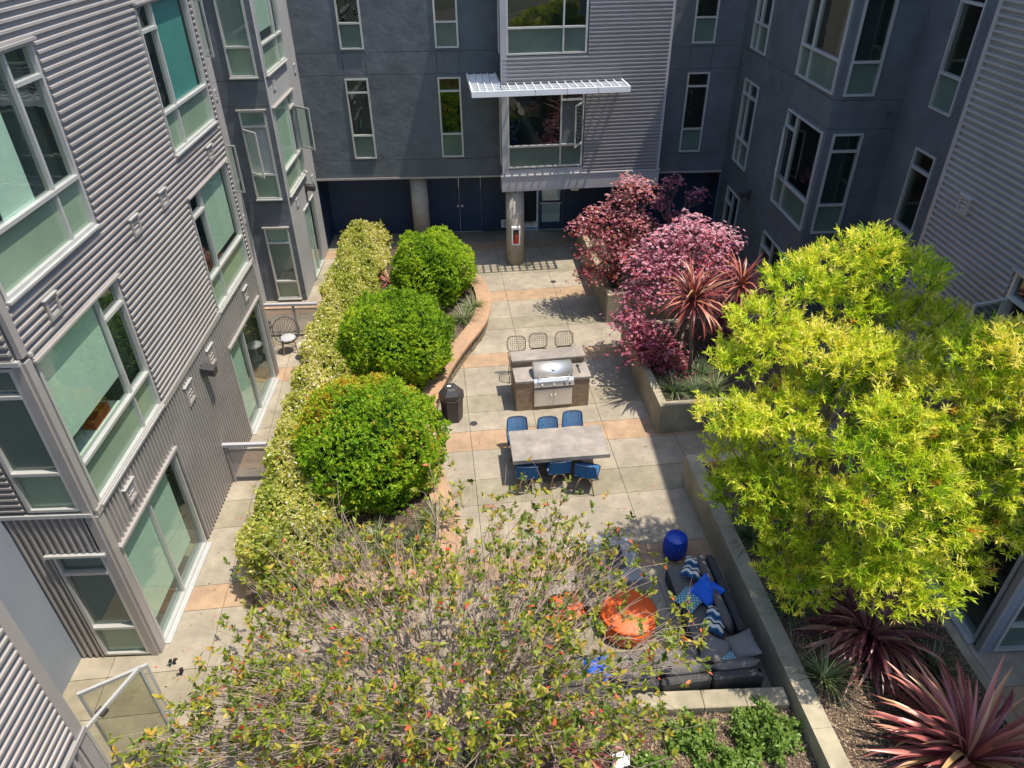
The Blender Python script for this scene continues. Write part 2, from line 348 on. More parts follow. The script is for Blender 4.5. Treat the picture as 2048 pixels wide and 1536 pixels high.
corr(NF, lw, (-7.22, -6.86, 3.42, 5.93), [], m_siding, True); corr(NF, lw, (-7.22, -6.0, 6.03, ZR), [], m_siding, True)
NF.box(MB(), -7.26, -5.93, 3.335, 3.40, 0.0, 0.07).build('band_trim', m_alu, lw); NF.box(MB(), -7.26, -5.93, 5.955, 6.02, 0.0, 0.07).build('band_trim', m_alu, lw)
for a, b in ((0, 3.33), (3.405, 5.95)): NF.box(MB(), -6.05, -5.932, a, b, -0.01, 0.05).build('corner_post', m_trim, lw)
NF.box(MB(), -6.9, -5.99, 2.53, 2.575, -0.01, 0.10).build('door_head', m_alu, lw)
for (a, b, c, d) in nh:
    z1, z2 = (0.78, 2.12) if c < 1 else (4.17, 5.48)
    window(NF, lw, a, b, c, d, [(a, b, c, z1, 'f'), (a, b, z1, z2, 'c'), (a, b, z2, d, 'c')], room=None, blind=[(a+0.02, b-0.02, c+0.02, d-0.02)], blindmat=m_blindd, flash=False)
# recess side walls (smooth panels) behind and beyond the block
SW = Frame((-7.245, 0, 0), (0, 1, 0), (1, 0, 0))
for z0, z1 in ((0, 2.6), (2.61, 6.2), (6.21, ZR)): flat(SW, lw, (3.5, 7.745, z0, z1), [], m_stuccob, 'wall_panel')
SW.box(MB(), 3.5, 7.745, 0, ZR, -0.24, -0.21).build('wall_back', m_stuccob, lw)
swh = [(16.75, 19.12, S1, H1), (16.75, 19.12, S2, H2)]
for z0, z1 in ((0, 3.25), (3.26, 6.0), (6.01, 6.65), (6.66, ZR)): flat(SW, lw, (E1+0.02, 20.69, z0, z1), swh, m_stuccol, 'wall_panel')
for h in swh: window(SW, lw, *h, lay(*h, 'hi', 3.38 if h[2] < 5 else 6.76), openk=('hi', 1.5), room=0.8)
vent(SW, lw, 20.35, 6.37, 0.26, m_stuccol, False); vent(SW, lw, 20.3, 2.9, 0.26, m_stuccol, False)
DW = Frame((0, 20.70, 0), (1, 0, 0), (0, -1, 0))
dh = [(-6.83, -6.12, 0.1, 2.48), (-6.83, -6.12, S1, H1), (-6.83, -6.12, S2, H2)]
for z0, z1 in ((0, 3.25), (3.26, 5.98), (5.99, 6.64), (6.65, ZR)): flat(DW, lw, (-7.44, -5.955, z0, z1), dh, m_stucco, 'wall_panel')
DW.box(MB(), -7.24, -6.9, 0, ZR, -0.24, -0.21).build('wall_back', m_stucco, lw)
window(DW, lw, *dh[0], [(-6.83, -6.12, 0.1, 0.7, 'f'), (-6.83, -6.12, 0.7, 2.0, 'c'), (-6.83, -6.12, 2.0, 2.48, 'f')], room=0.35)
w_ = lay(*dh[1], 'narrow', 3.38); w_[1] = (*w_[1][:4], 'o'); window(DW, lw, *dh[1], w_, room=0.35, roommat=m_intd, openk=('lo', 0.75))
window(DW, lw, *dh[2], lay(*dh[2], 'narrow', 6.76), room=0.35, roommat=m_intd)
L2 = Frame((-5.95, 0, 0), (0, 1, 0), (1, 0, 0))
l2h = [(20.85, 23.2, S1, H1), (20.85, 23.2, S2, H2), (22.1, 23.6, 0.05, 2.46)]
for z0, z1 in ((0, 3.25), (3.26, 5.98), (5.99, 6.64), (6.65, ZR)): flat(L2, lw, (20.705, 24.525, z0, z1), l2h, m_stuccol, 'wall_panel')
window(L2, lw, *l2h[0], lay(*l2h[0], 'hi', 3.38), blind=[(20.9, 22.5, 4.1, 5.8)], openk=('hi', 0.9))
window(L2, lw, *l2h[1], lay(*l2h[1], 'hi', 6.76), blind=[(20.9, 22.45, 7.75, 9.2)])
window(L2, lw, *l2h[2], [(22.1, 22.85, 0.05, 2.46, 'c'), (22.85, 23.6, 0.05, 2.46, 'c')], flash=False, name='sliding_door', blind=[(22.2, 22.8, 0.1, 2.4)])
for y, z in ((21.46, 6.37), (24.1, 6.3), (21.6, 2.92), (24.0, 2.85)): vent(L2, lw, y, z, 0.26, m_stuccol, False)
wlamp(L2, 22.86, 2.95, 'dark box lamp high on the light grey wall beside the open casement')
MB().box(-11, -5.93, 7.8, 24.6, ZR+0.002, ZR+0.25).build('roof', m_trim, lw)

# ---- near left wing
nl = empty('apartment_wing', (-4.64, 4.44, 0)); tag(nl, 'nearest left wing cut by the frame, corrugated wall above an open glass door', 'building', 'wings round the courtyard')
NL = Frame((-4.64, 0, 0), (0, 1, 0), (1, 0, 0))
flat(NL, nl, (-6, 4.43, 0, ZR), [], m_sidingd, 'wall', -0.2, -0.012)
corr(NL, nl, (-6, 4.30, 3.40, ZR), [], m_siding, True); corr(NL, nl, (-6, 4.30, 0.02, 3.30), [], m_siding, False)
NL.box(MB(), 4.30, 4.44, 3.36, ZR, -0.21, 0.05).build('corner_trim', m_trim, nl); NL.box(MB(), 4.30, 4.44, 0, 3.28, -0.21, 0.05).build('corner_trim', m_trim, nl); NL.box(MB(), -6, 4.46, 3.285, 3.355, -0.01, 0.07).build('band_trim', m_trim, nl)
MB().box(-7.24, -4.66, 4.2, 4.42, 0, ZR).build('end_wall', m_stuccob, nl)
MB().box(-12, -4.6, -6, 4.45, ZR+0.002, ZR+0.25).build('roof', m_trim, nl)
def glassleaf(A, B, z0, z1, parent, label, handle=False):
    A, B = Vector((*A, 0)), Vector((*B, 0)); d = (B-A); L = d.length; d.normalize(); n = Vector((-d.y, d.x, 0))
    e = empty('folding_door_leaf', A); mb = MB()
    def sb(t0, t1, q0, q1): mb.obox(A+d*t0-n*0.02+Vector((0, 0, q0)), d*(t1-t0), n*0.04, (0, 0, q1-q0))
    sb(0, 0.035, z0, z1); sb(L-0.035, L, z0, z1); sb(0.035, L-0.035, z0, z0+0.05); sb(0.035, L-0.035, z1-0.05, z1)
    mb.build('frame', m_alu, e)
    MB().quad(*[tuple(A+d*t+Vector((0, 0, q))) for t, q in ((0.04, z0+0.05), (L-0.04, z0+0.05), (L-0.04, z1-0.04), (0.04, z1-0.04))]).build('pane', m_leaf, e)
    if handle: mb = MB(); mb.obox(A+d*0.22-n*0.06+Vector((0, 0, z1-0.06)), d*0.1, n*0.12, (0, 0, 0.05)); mb.build('latch', m_dark, e)
    tag(e, label, 'door')
glassleaf((-5.14, 4.97), (-4.80, 5.83), 0.0, 2.42, nl, 'glass folding door leaf with a dark latch, nearer of the pair at lower left', True)
glassleaf((-5.46, 5.47), (-4.72, 5.87), 0.0, 2.40, nl, 'glass folding door leaf without latch, farther of the pair at lower left')

# ---- back wing
bw = empty('apartment_wing', (0.5, 26, 0)); tag(bw, 'far wing with slate stucco, a corrugated bay and a recessed navy ground floor', 'building', 'wings round the courtyard')
BW = Frame((0, 24.53, 0), (1, 0, 0), (0, -1, 0))
bh = [(x, x+0.72, a, b) for x in (-4.51, -1.55) for a, b in ((S1-0.05, H1), (S2, H2))]; rh = [(6.54, 7.25, a, b) for a, b in ((S1-0.05, H1), (S2, H2))]
zb = ((2.67, 3.26), (3.27, 5.98), (5.99, 6.64), (6.65, 9.4), (9.41, ZR))
def banded(W, parent, u0, u1, hs, joints):
    for z0, z1 in zb:
        if abs(z0-5.99) < 0.01 and joints:
            us = [u0]+joints+[u1]
            for a, b in zip(us, us[1:]): flat(W, parent, (a+0.005, b-0.005, z0, z1), hs, m_stucco, 'wall_panel')
        else: flat(W, parent, (u0, u1, z0, z1), hs, m_stucco, 'wall_panel')
    for c in cells((u0, u1, 2.68, ZR), hs): W.box(MB(), *c, -0.24, -0.205).build('wall_back', m_stucco, parent)
banded(BW, bw, -6.14, 0.6, bh, [-4.51, -3.79, -1.55, -0.83]); banded(BW, bw, 5.2, 8.34, rh, [6.54, 7.25])
k = 0
for (a, b, c, d) in bh+rh:
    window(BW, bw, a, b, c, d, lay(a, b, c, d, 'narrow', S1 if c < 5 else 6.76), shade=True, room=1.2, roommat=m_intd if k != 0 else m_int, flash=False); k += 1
BW.box(MB(), -5.94, 0.55, 2.60, 2.665, -0.25, 0.03).build('drip_trim', m_trim, bw); BW.box(MB(), 5.5, 8.13, 2.60, 2.665, -0.25, 0.03).build('drip_trim', m_trim, bw)
MB().box(-5.9, 8.1, 24.80, 26.3, 2.62, 2.66).build('soffit', m_stucco, bw)
GW = Frame((0, 26.02, 0), (1, 0, 0), (0, -1, 0))
gh = [(-1.95, -0.32, 0.02, 2.12), (1.25, 1.84, 0.02, 2.2), (1.86, 2.78, 0.02, 2.2)]
MB().box(8.16, 8.36, 24.74, 26.3, 0, 2.7).build('wall', m_navy, bw); MB().box(-6.16, -5.96, 24.53, 26.3, 0, 2.7).build('wall', m_navy, bw)
flat(GW, bw, (-5.94, 8.14, 0, 2.615), gh, m_navy, 'wall', -0.2, 0.0)
for a, b in ((-1.945, -1.14), (-1.13, -0.325)):
    dr = GW.box(MB(), a, b, 0.025, 2.115, -0.10, -0.05).build('door', m_navy, bw)
    GW.box(MB(), (b-0.09) if a < -1.5 else (a+0.05), (b-0.03) if a < -1.5 else (a+0.13), 0.98, 1.05, -0.05, 0.0).build('door_handle', m_steel, dr)
GW.box(MB(), -1.95, -0.32, 0.0, 0.019, -0.1, 0.03).build('threshold', m_alu, bw)
MB().box(1.26, 1.83, 26.9, 26.95, 0, 2.3).build('dark_passage', m_black, bw)
dr = MB()
for c in ((1.87, 1.97, 0.03, 2.19), (2.66, 2.77, 0.03, 2.19), (1.97, 2.66, 0.03, 0.3), (1.97, 2.66, 1.02, 1.14), (1.97, 2.66, 2.07, 2.19)): GW.box(dr, *c, -0.08, -0.03)
dr = dr.build('glazed_door', m_navy, bw)
MB().quad(GW.P(1.95, 0.28, -0.055), GW.P(2.68, 0.28, -0.055), GW.P(2.68, 2.1, -0.055), GW.P(1.95, 2.1, -0.055)).build('pane', m_glassd, dr); GW.box(MB(), 1.9, 2.72, 1.045, 1.09, -0.03, 0.03).build('push_bar', m_alu, dr)
GW.box(MB(), 1.24, 2.8, 0.0, 0.019, -0.1, 0.04).build('threshold', m_alu, bw)
MB().lathe([(0.305, 0), (0.305, 2.62)], (-2.5, 25.0), 32).build('column', m_conc, bw, True); MB().lathe([(0.31, 0), (0.31, 2.66)], (0.85, 23.18), 32).build('column', m_conc, bw, True)
# the bay
TH = math.radians(4.4); e1 = Vector((math.cos(TH), math.sin(TH), 0)); e2 = Vector((-math.sin(TH), math.cos(TH), 0))
BF = Frame((0.44, 22.85, 0), tuple(e1), tuple(-e2))
byh = [(0.19, 2.57, 3.42, 5.80), (0.19, 2.57, 6.78, 9.26)]
flat(BF, bw, (0.0, 5.15, 3.17, ZR), byh, m_sidingd, 'wall', -0.2, -0.012)
corr(BF, bw, (2.63, 5.08, 3.22, ZR), [], m_bay, True); corr(BF, bw, (0.06, 2.63, 5.84, 6.74), [], m_bay, True); corr(BF, bw, (0.06, 2.63, 9.3, ZR), [], m_bay, True)
for a, b in ((0.0, 0.185), (5.08, 5.16)): BF.box(MB(), a, b, 3.21, ZR, -0.2, 0.045).build('corner_trim', m_fascia, bw)
BF.box(MB(), 0.186, 2.62, 3.21, 3.38, -0.1, 0.03).build('spandrel', m_fascia, bw)
BF.box(MB(), -0.03, 5.18, 2.68, 3.16, -0.3, 0.09).build('fascia', m_fascia, bw); BF.box(MB(), -0.05, 5.2, 3.162, 3.205, -0.2, 0.11).build('ledge', m_fascia, bw)
MB().prism([tuple(BF.P(-0.02, 0, -0.31))[:2], tuple(BF.P(5.17, 0, -0.31))[:2], (5.5, 24.55), (0.42, 24.55)], 2.69, 2.75).build('bay_soffit', m_stucco, bw)
BL = Frame((0.44, 22.85, 0), (0, 1, 0), (-1, 0, 0)); blh = [(0.35, 1.2, 3.42, 5.8), (0.35, 1.2, 6.78, 9.26)]
flat(BL, bw, (0.03, 1.67, 2.72, ZR), blh, m_stucco, 'wall', -0.2, -0.005)
for h in blh: window(BL, bw, *h, lay(*h, 'narrow', h[2]), shade=True, room=None, blind=[(h[0]+.02, h[1]-.02, h[2]+.02, h[3]-.02)], blindmat=m_blindd, flash=False)
flat(Frame(tuple(BF.P(5.15, 0, 0)), (0, 1, 0), (1, 0, 0)), bw, (0.03, 1.3, 2.72, ZR), [], m_bay, 'wall', -0.2, -0.005)
window(BF, bw, *byh[0], [(0.19, 1.87, 3.42, 4.1, 'f'), (0.19, 1.87, 4.1, 5.8, 'c'), (1.87, 2.57, 3.42, 4.1, 'f'), (1.87, 2.57, 4.1, 5.47, 'o'), (1.87, 2.57, 5.47, 5.8, 'c')], shade=True, room=0.9, roommat=m_intd, openk=('hi', 1.0), flash=False, blind=[(1.9, 2.5, 4.1, 5.4)], blindmat=m_blindd)
window(BF, bw, *byh[1], [(0.19, 1.87, 6.78, 7.5, 'f'), (0.19, 1.87, 7.5, 9.26, 'c'), (1.87, 2.57, 6.78, 7.5, 'f'), (1.87, 2.57, 7.5, 9.26, 'c')], shade=True, room=0.9, roommat=m_intd, flash=False)
# canopy wrapped round the bay: edge frame, open grid on the left, slats along the front
cn = MB(); CZ0, CZ1 = 5.87, 6.03
def cb(u0, u1, d0, d1, z0=CZ0, z1=CZ1, mb=None): BF.box(mb or cn, u0, u1, z0, z1, d0, d1)
cb(-0.95, 3.72, 1.06, 1.10); cb(-0.95, -0.91, -1.55, 1.06); cb(3.68, 3.72, 0.05, 1.06); cb(-0.06, -0.02, -1.55, 0.05)
canopy = cn.build('canopy', m_galv, bw)
for i in range(1, 4): BF.box(MB(), -0.91+0.21*i-0.012, -0.91+0.21*i+0.012, CZ0+0.02, CZ1-0.01, -1.54, 1.06).build('grid_bar', m_galv, canopy)
for i in range(12): BF.box(MB(), -0.91, -0.06, CZ0+0.03, CZ1-0.03, -1.45+0.21*i, -1.425+0.21*i).build('grid_bar', m_galv, canopy)
for i in range(1, 15): BF.box(MB(), -0.06+i*0.25-0.012, -0.06+i*0.25+0.012, CZ0+0.02, CZ1-0.012, 0.05, 1.06).build('grid_bar', m_galv, canopy)
for i in range(4): BF.box(MB(), -0.02, 3.68, CZ0+0.03, CZ1-0.03, 0.25+0.2*i, 0.275+0.2*i).build('grid_bar', m_galv, canopy)
for a in (0.9, 1.83, 2.76): BF.box(MB(), a, a+0.012, CZ0-0.002, CZ1+0.004, 1.09, 1.105).build('joint_strip', m_trim, canopy)
MB().prism([(0.46, 24.6), (0.46, 22.9), tuple(BF.P(5.1, 0, -0.03))[:2], (5.56, 24.6)], ZR+0.002, ZR+0.12).build('bay_roof', m_trim, bw); MB().box(-6, 12, 24.56, 30, ZR+0.004, ZR+0.25).build('roof', m_trim, bw)
e = empty('fire_cabinet', (0.85, 22.87, 0.86)); tag(e, 'white cabinet with a red extinguisher on the concrete column', 'fire cabinet')
mb = MB()
for a in ((0.72, 0.76, 0.80, 1.42), (0.96, 1.0, 0.80, 1.42), (0.76, 0.96, 0.80, 0.84)): mb.box(a[0], a[1], 22.80, 22.90, a[2], a[3])
mb.build('case', m_white, e); MB().box(0.715, 1.005, 22.795, 22.90, 1.36, 1.44).build('case_top', m_white, e); MB().box(0.761, 0.959, 22.86, 22.885, 0.841, 1.36).build('case_back', m_dark, e)
MB().lathe([(0.03, 0.85), (0.055, 0.87), (0.055, 1.13), (0.02, 1.2), (0.025, 1.25)], (0.86, 22.815), 12).build('extinguisher', m_red, e, True); MB().box(0.765, 0.955, 22.80, 22.806, 0.845, 0.99).build('red_panel', m_red, e)
e = empty('door_sign', (0.55, 25.99, 0.28)); tag(e, 'white sign with the letter D low on the navy wall', 'sign')
MB().box(0.42, 0.75, 25.985, 26.015, 0.14, 0.44).build('sign_board', m_white, e)
mb = MB(); mb.box(0.52, 0.545, 25.975, 25.984, 0.2, 0.38); mb.tube([(0.535+0.075*math.sin(t), 25.98, 0.29+0.085*math.cos(t)) for t in np.linspace(0, math.pi, 9)], 0.012, 6); mb.build('letter_d', m_black, e)
e = MB().box(-2.28, -2.1, 25.93, 26.018, 2.22, 2.40).build('alarm_box', m_red); tag(e, 'small red alarm box over the double navy doors', 'alarm')
e = MB().box(2.72, 2.98, 23.2, 23.42, 2.52, 2.688).build('ceiling_light', M_('warm_white_plastic', (0.6, 0.55, 0.42), 0.5)); tag(e, 'cream box light under the bay soffit near the glazed door', 'lamp')

# ---- right wing
rw = empty('apartment_wing', (8.15, 15, 0)); tag(rw, 'right apartment wing in shade, slate stucco with a corrugated near block', 'building', 'wings round the courtyard')
RA = Frame((8.15, 0, 0), (0, 1, 0), (-1, 0, 0))
rah = [(22.3, 23.6, S1-0.04, H1), (22.3, 23.6, S2, H2), (17.45, 19.78, S1-0.04, H1), (17.45, 19.78, S2, H2), (22.3, 23.6, 0.05, 2.44), (18.2, 19.8, 0.05, 2.4)]
for z0, z1 in ((0, 2.9), (2.91, 5.98), (5.99, 6.64), (6.65, ZR)): flat(RA, rw, (17.305, 24.525, z0, z1), rah, m_stucco, 'wall_panel')
for i, h in enumerate(rah[:4]):
    bs = 3.38 if h[2] < 5 else 6.76
    if i < 2: cl = [(h[0], h[0]+0.8, h[2], bs+0.72, 'f'), (h[0], h[0]+0.8, bs+0.72, bs+2.08, 'c'), (h[0], h[0]+0.8, bs+2.08, h[3], 'c'), (h[0]+0.8, h[1], h[2], bs+0.72, 'f'), (h[0]+0.8, h[1], bs+0.72, bs+2.08, 'c'), (h[0]+0.8, h[1], bs+2.08, h[3], 'c')]
    else: cl = lay(*h, 'hi', bs)
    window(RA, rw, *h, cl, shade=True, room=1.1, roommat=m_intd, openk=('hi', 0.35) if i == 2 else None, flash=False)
for h in rah[4:]: window(RA, rw, *h, [(h[0], (h[0]+h[1])/2, h[2], h[3], 'c'), ((h[0]+h[1])/2, h[1], h[2], 1.95, 'c'), ((h[0]+h[1])/2, h[1], 1.95, h[3], 'c')], shade=True, room=1.0, roommat=m_intd, flash=False)
for y, z in ((24.2, 6.35), (21.4, 6.3), (20.6, 6.3), (21.0, 2.75), (23.9, 3.0)): vent(RA, rw, y, z, 0.26, m_stucco, False)
wlamp(RA, 21.5, 2.9, 'dark box lamp on the shaded slate wall of the right wing')
RF = Frame((0, 17.3, 0), (1, 0, 0), (0, -1, 0)); rfh = [(8.33, 9.05, S1-0.04, H1), (8.33, 9.05, S2, H2)]
for z0, z1 in ((0, 2.9), (2.91, 5.98), (5.99, 6.64), (6.65, ZR)): flat(RF, rw, (8.155, 9.99, z0, z1), rfh, m_stucco, 'wall_panel')
for h in rfh: window(RF, rw, *h, lay(*h, 'narrow', 3.38 if h[2] < 5 else 6.76), shade=True, room=0.45, roommat=m_intd, flash=False)
RQ = Frame((9.80, 0, 0), (0, 1, 0), (-1, 0, 0)); rqh = [(15.3, 16.15, S1-0.04, H1), (15.3, 16.15, S2, H2)]
for z0, z1 in ((0, 2.9), (2.91, ZR)): flat(RQ, rw, (12.4, 17.295, z0, z1), rqh, m_stucco, 'wall_panel')
for h in rqh: window(RQ, rw, *h, lay(*h, 'narrow', 3.38 if h[2] < 5 else 6.76), shade=True, room=1.0, roommat=m_intd, flash=False)
vent(RF, rw, 9.55, 6.32, 0.2, m_stucco, False)
RC = Frame((8.15, 0, 0), (0, 1, 0), (-1, 0, 0)); rch = [(7.3, 9.78, S1, H1), (7.3, 9.78, S2, H2), (7.32, 9.75, 0.03, 2.44)]
flat(RC, rw, (7.16, 12.38, 0, ZR), rch, m_sidingd, 'wall', -0.2, -0.012)
corr(RC, rw, (7.25, 12.30, 3.40, ZR), [(a-0.06, b+0.06, c-0.04, d+0.04) for a, b, c, d in rch], m_siding, True)
corr(RC, rw, (7.25, 12.30, 0.04, 3.30), [(a-0.04, b+0.04, c-0.04, d+0.04) for a, b, c, d in rch], m_siding, False)
RC.box(MB(), 12.29, 12.39, 3.42, ZR, -0.21, 0.05).build('corner_trim', m_trim, rw); RC.box(MB(), 12.29, 12.39, 0, 3.28, -0.21, 0.05).build('corner_trim', m_trim, rw); RC.box(MB(), 7.16, 12.38, 3.29, 3.41, -0.01, 0.075).build('band_trim', m_trim, rw); RC.box(MB(), 7.13, 7.24, 0, 3.28, -0.01, 0.055).build('corner_post', m_trim, rw)
MB().box(8.2, 9.75, 12.2, 12.37, 0, ZR).build('end_wall', m_stucco, rw)
window(RC, rw, *rch[0], lay(*rch[0], 'hi', 3.38), shade=True, room=1.2, roommat=m_intd, openk=('hi', 1.3))
window(RC, rw, *rch[1], lay(*rch[1], 'hi', 6.76), shade=True, room=1.2, roommat=m_intd)
window(RC, rw, *rch[2], [(7.32, 8.6, 0.03, 2.44, 'c'), (8.6, 9.75, 0.03, 2.44, 'c')], shade=True, room=0.9, roommat=m_intd, flash=False, name='sliding_door'); RC.box(MB(), 7.32, 9.75, 0, 0.028, -0.05, 0.14).build('door_track', m_alu, rw)
vent(RC, rw, 11.5, 6.28)
RN = Frame((0, 7.15, 0), (1, 0, 0), (0, -1, 0)); rnh = [(8.32, 9.1, 0.08, 2.44)]
flat(RN, rw, (8.155, 12.0, 0, ZR), rnh, m_stuccob, 'wall', -0.15, 0.0)
window(RN, rw, *rnh[0], [(8.32, 9.1, 0.08, 0.75, 'f'), (8.32, 9.1, 0.75, 2.44, 'c')], shade=True, room=None, blind=[(8.34, 9.08, 0.1, 2.42)], blindmat=m_blindd, flash=False)
MB().box(8.1, 14, 17.28, 24.55, ZR+0.002, ZR+0.2).build('roof', m_trim, rw); MB().box(9.75, 14, 12.38, 17.27, ZR+0.002, ZR+0.2).build('roof', m_trim, rw); MB().box(8.1, 14, 7.1, 12.37, ZR+0.002, ZR+0.2).build('roof', m_trim, rw)
# wing carried on towards the viewer, set back: unseen, added to limit sky light
RX = Frame((9.9, 0, 0), (0, 1, 0), (-1, 0, 0)); flat(RX, rw, (-6, 7.0, 0, ZR), [], m_stuccob, 'wall', -0.2, 0)
MB().box(9.85, 14, -6, 7.05, ZR+0.002, ZR+0.2).build('roof', m_trim, rw)

# ================= GROUND AND HARDSCAPE =================
g = MB().box(-60, 60, -40, 80, -0.5, -0.045).build('ground', m_joint); tag(g, kind='structure')
pav = empty('paving', (0, 12, 0)); tag(pav, kind='structure')
def RF2(u, v, z=0.0): return (e1*u+e2*v+Vector((0, 0, z)))
def hid(p):
    x, y = p
    return x < -8.3 or x > 10.4 or (-4.6 < x < -1.9 and 9.2 < y < 22) or (4.6 < x < 7 and y < 11.2) or (4.3 < x < 8 and 14 < y < 16.7) or (4 < x < 8 and y > 19.3) or (x < -6.3 and 8.2 < y < 16) or (x > 8.4 and y > 7.5 and y < 12.2) or (x > 8.4 and y > 17.5) or (-3 < x < 4 and y < 5.4)
vb = [27.4, 24.9, 24.2, 22.85, 22.1, 20.9, 20.2, 19.1, 18.43, 17.13, 16.46, 15.13, 14.4, 13.65, 12.92, 11.9, 11.1, 9.6, 9.03, 7.8, 7.05, 5.85, 5.2, 3.6, 1.5]
vk = [1, 2, 0, 1, 0, 2, 0, 1, 0, 2, 0, 1, 0, 2, 0, 1, 0, 2, 0, 1, 0, 2, 0, 0]
rows = [(vb[i+1], vb[i], vk[i]) for i in range(len(vk))]
for (v0, v1, k) in rows:
    for i in range(-6, 8):
        u0 = 0.42+1.62*i; u1 = u0+1.62
        c = [RF2(a, b) for a, b in ((u0, v0), (u1, v0), (u1, v1), (u0, v1))]; cc = (c[0]+c[2])/2
        if hid(cc[:2]) and hid(c[0][:2]) and hid(c[1][:2]) and hid(c[2][:2]) and hid(c[3][:2]): continue
        gpp = 0.005; mb = MB(); dz = random.uniform(-0.0015, 0.0015)
        mb.obox(RF2(u0+gpp, v0+gpp, -0.06), e1*(u1-u0-2*gpp), e2*(v1-v0-2*gpp), (0, 0, 0.06+dz)); mb.build('paving_slab', m_slab[k], pav)
for (x, y, lb) in ((2.05, 21.55, 'small round grey drain cover in the paving before the far planter'), (-0.55, 13.95, 'small round grey drain cover in the paving beside the hexagonal bin')):
    d = MB().lathe([(0.09, 0.0), (0.09, 0.012), (0.07, 0.014)], (x, y), 20).build('drain_cover', m_dark); tag(d, lb, 'drain cover')
# dark crumpled scraps by the left post
def rag(x, y, lb):
    mb = MB(); r = random.Random(int(x*100))
    for i in range(7):
        a = r.uniform(0, 6.28); L = r.uniform(0.05, 0.11); w = 0.03; c, s = math.cos(a), math.sin(a)
        mb.add([(x, y, 0.004), (x+c*L*0.5-s*w, y+s*L*0.5+c*w, 0.045), (x+c*L, y+s*L, 0.012), (x+c*L*0.5+s*w, y+s*L*0.5-c*w, 0.03)], [(0, 1, 2, 3)])
    tag(mb.build('dark_scrap', m_black), lb, 'scrap')
rag(-6.0+0.35, 7.55, 'crumpled black scrap nearest the base of the left corner post'); rag(-5.45, 7.35, 'crumpled black scrap beside the tip of the glass folding door')

def planter(name, pts, h, th, label, soilz, joints=1.2):
    """walled planter: pts is the run of outer wall corners (open polyline), wall stands to the right of travel"""
    e = empty(name, (pts[0][0], pts[0][1], 0)); n = len(pts); P = [Vector((p[0], p[1], 0)) for p in pts]
    for i in range(n-1):
        d = P[i+1]-P[i]; L = d.length; d.normalize(); q = Vector((-d.y, d.x, 0)); s = 0.0 if i == 0 else th+0.001; k = max(1, round((L-s)/joints))
        for j in range(k):
            a, b = s+(L-s)*j/k, s+(L-s)*(j+1)/k
            mb = MB(); mb.obox(P[i]+d*(a+0.002)+Vector((0, 0, -0.02)), d*(b-a-0.004), q*th, (0, 0, h+0.02)); mb.build('wall_section', m_planter, e)
    tag(e, label, 'planter'); return e
# far right planter, middle planter, near planter (all follow the turned grid of the paving)
planter('concrete_planter', [(3.12, 24.4), (3.41, 18.73), (8.1, 19.1)][::1], 0.92, 0.18, 'far concrete planter under the smaller maple beside the column', 0.8)
planter('concrete_planter', [(8.1, 17.62), (3.60, 17.28), (3.86, 13.33), (8.1, 13.66)], 0.82, 0.18, 'middle concrete planter with the larger maple and the red cordyline', 0.7)
planter('concrete_planter', [(7.3, 11.95), (4.06, 11.68), (4.62, 3.2)], 0.72, 0.30, 'long near concrete planter wall running behind the grey sofa', 0.6)
def bed(name, poly, z):
    b = MB().prism(poly, -0.03, z).build(name, m_soil); tag(b, kind='structure'); return b
bed('planting_bed', [(3.56, 18.93), (8.05, 19.28), (8.05, 24.4), (3.3, 24.4)], 0.78)
bed('planting_bed', [(4.03, 13.53), (8.05, 13.85), (8.05, 17.42), (3.79, 17.08)], 0.70)
bed('planting_bed', [(4.92, 3.2), (7.45, 3.2), (7.28, 11.75), (4.36, 11.5)], 0.58)
k = MB(); k.prism([(7.46, 3.2), (7.60, 3.2), (7.44, 11.8), (7.30, 11.8)], -0.02, 0.60); kb = k.build('kerb', m_planter); tag(kb, kind='structure')
near_bed = [(-3.4, 2.5), (4.63, 2.5), (4.42, 6.05), (1.4, 5.98), (-1.0, 5.9), (-3.4, 5.6)]
bed('planting_bed', near_bed, 0.38)
lwl = empty('low_wall', (2.8, 6.2, 0))
for i in range(8):
    x0 = -0.9+0.66*i; MB().box(x0+0.003, min(x0+0.657, 4.405), 6.06+0.0*i, 6.36, -0.01, 0.5, 0.012).build('wall_block', m_planter, lwl)
tag(lwl, 'low concrete block wall in front of the mulch bed behind the sofa back', 'wall')
# curved seat wall with salmon cap
ctrl = [(-2.6, 22.35), (-1.7, 22.25), (-0.95, 21.9), (-0.45, 21.25), (-0.12, 20.3), (-0.04, 19.3), (-0.20, 18.1), (-0.72, 16.8), (-1.10, 15.7), (-1.40, 14.4), (-1.42, 13.2), (-1.25, 12.1), (-1.02, 11.2), (-0.80, 10.4), (-0.72, 9.7), (-0.95, 9.0), (-1.6, 8.6), (-2.5, 8.5), (-3.4, 8.5)]
def spline(c, m=6):
    c = [np.array(p, float) for p in c]; out = []
    for i in range(len(c)-1):
        p0, p1, p2, p3 = c[max(i-1, 0)], c[i], c[i+1], c[min(i+2, len(c)-1)]
        for t in np.linspace(0, 1, m, endpoint=False):
            out.append(0.5*((2*p1)+(-p0+p2)*t+(2*p0-5*p1+4*p2-p3)*t*t+(-p0+3*p1-3*p2+p3)*t**3))
    out.append(c[-1]); return np.array(out)
path = spline(ctrl)
def offs(p, d):
    t = np.gradient(p, axis=0); t /= np.linalg.norm(t, axis=1)[:, None]; return p+np.stack([t[:, 1], -t[:, 0]], 1)*d   # + = right of travel = bed side is negative x... travel goes towards the viewer
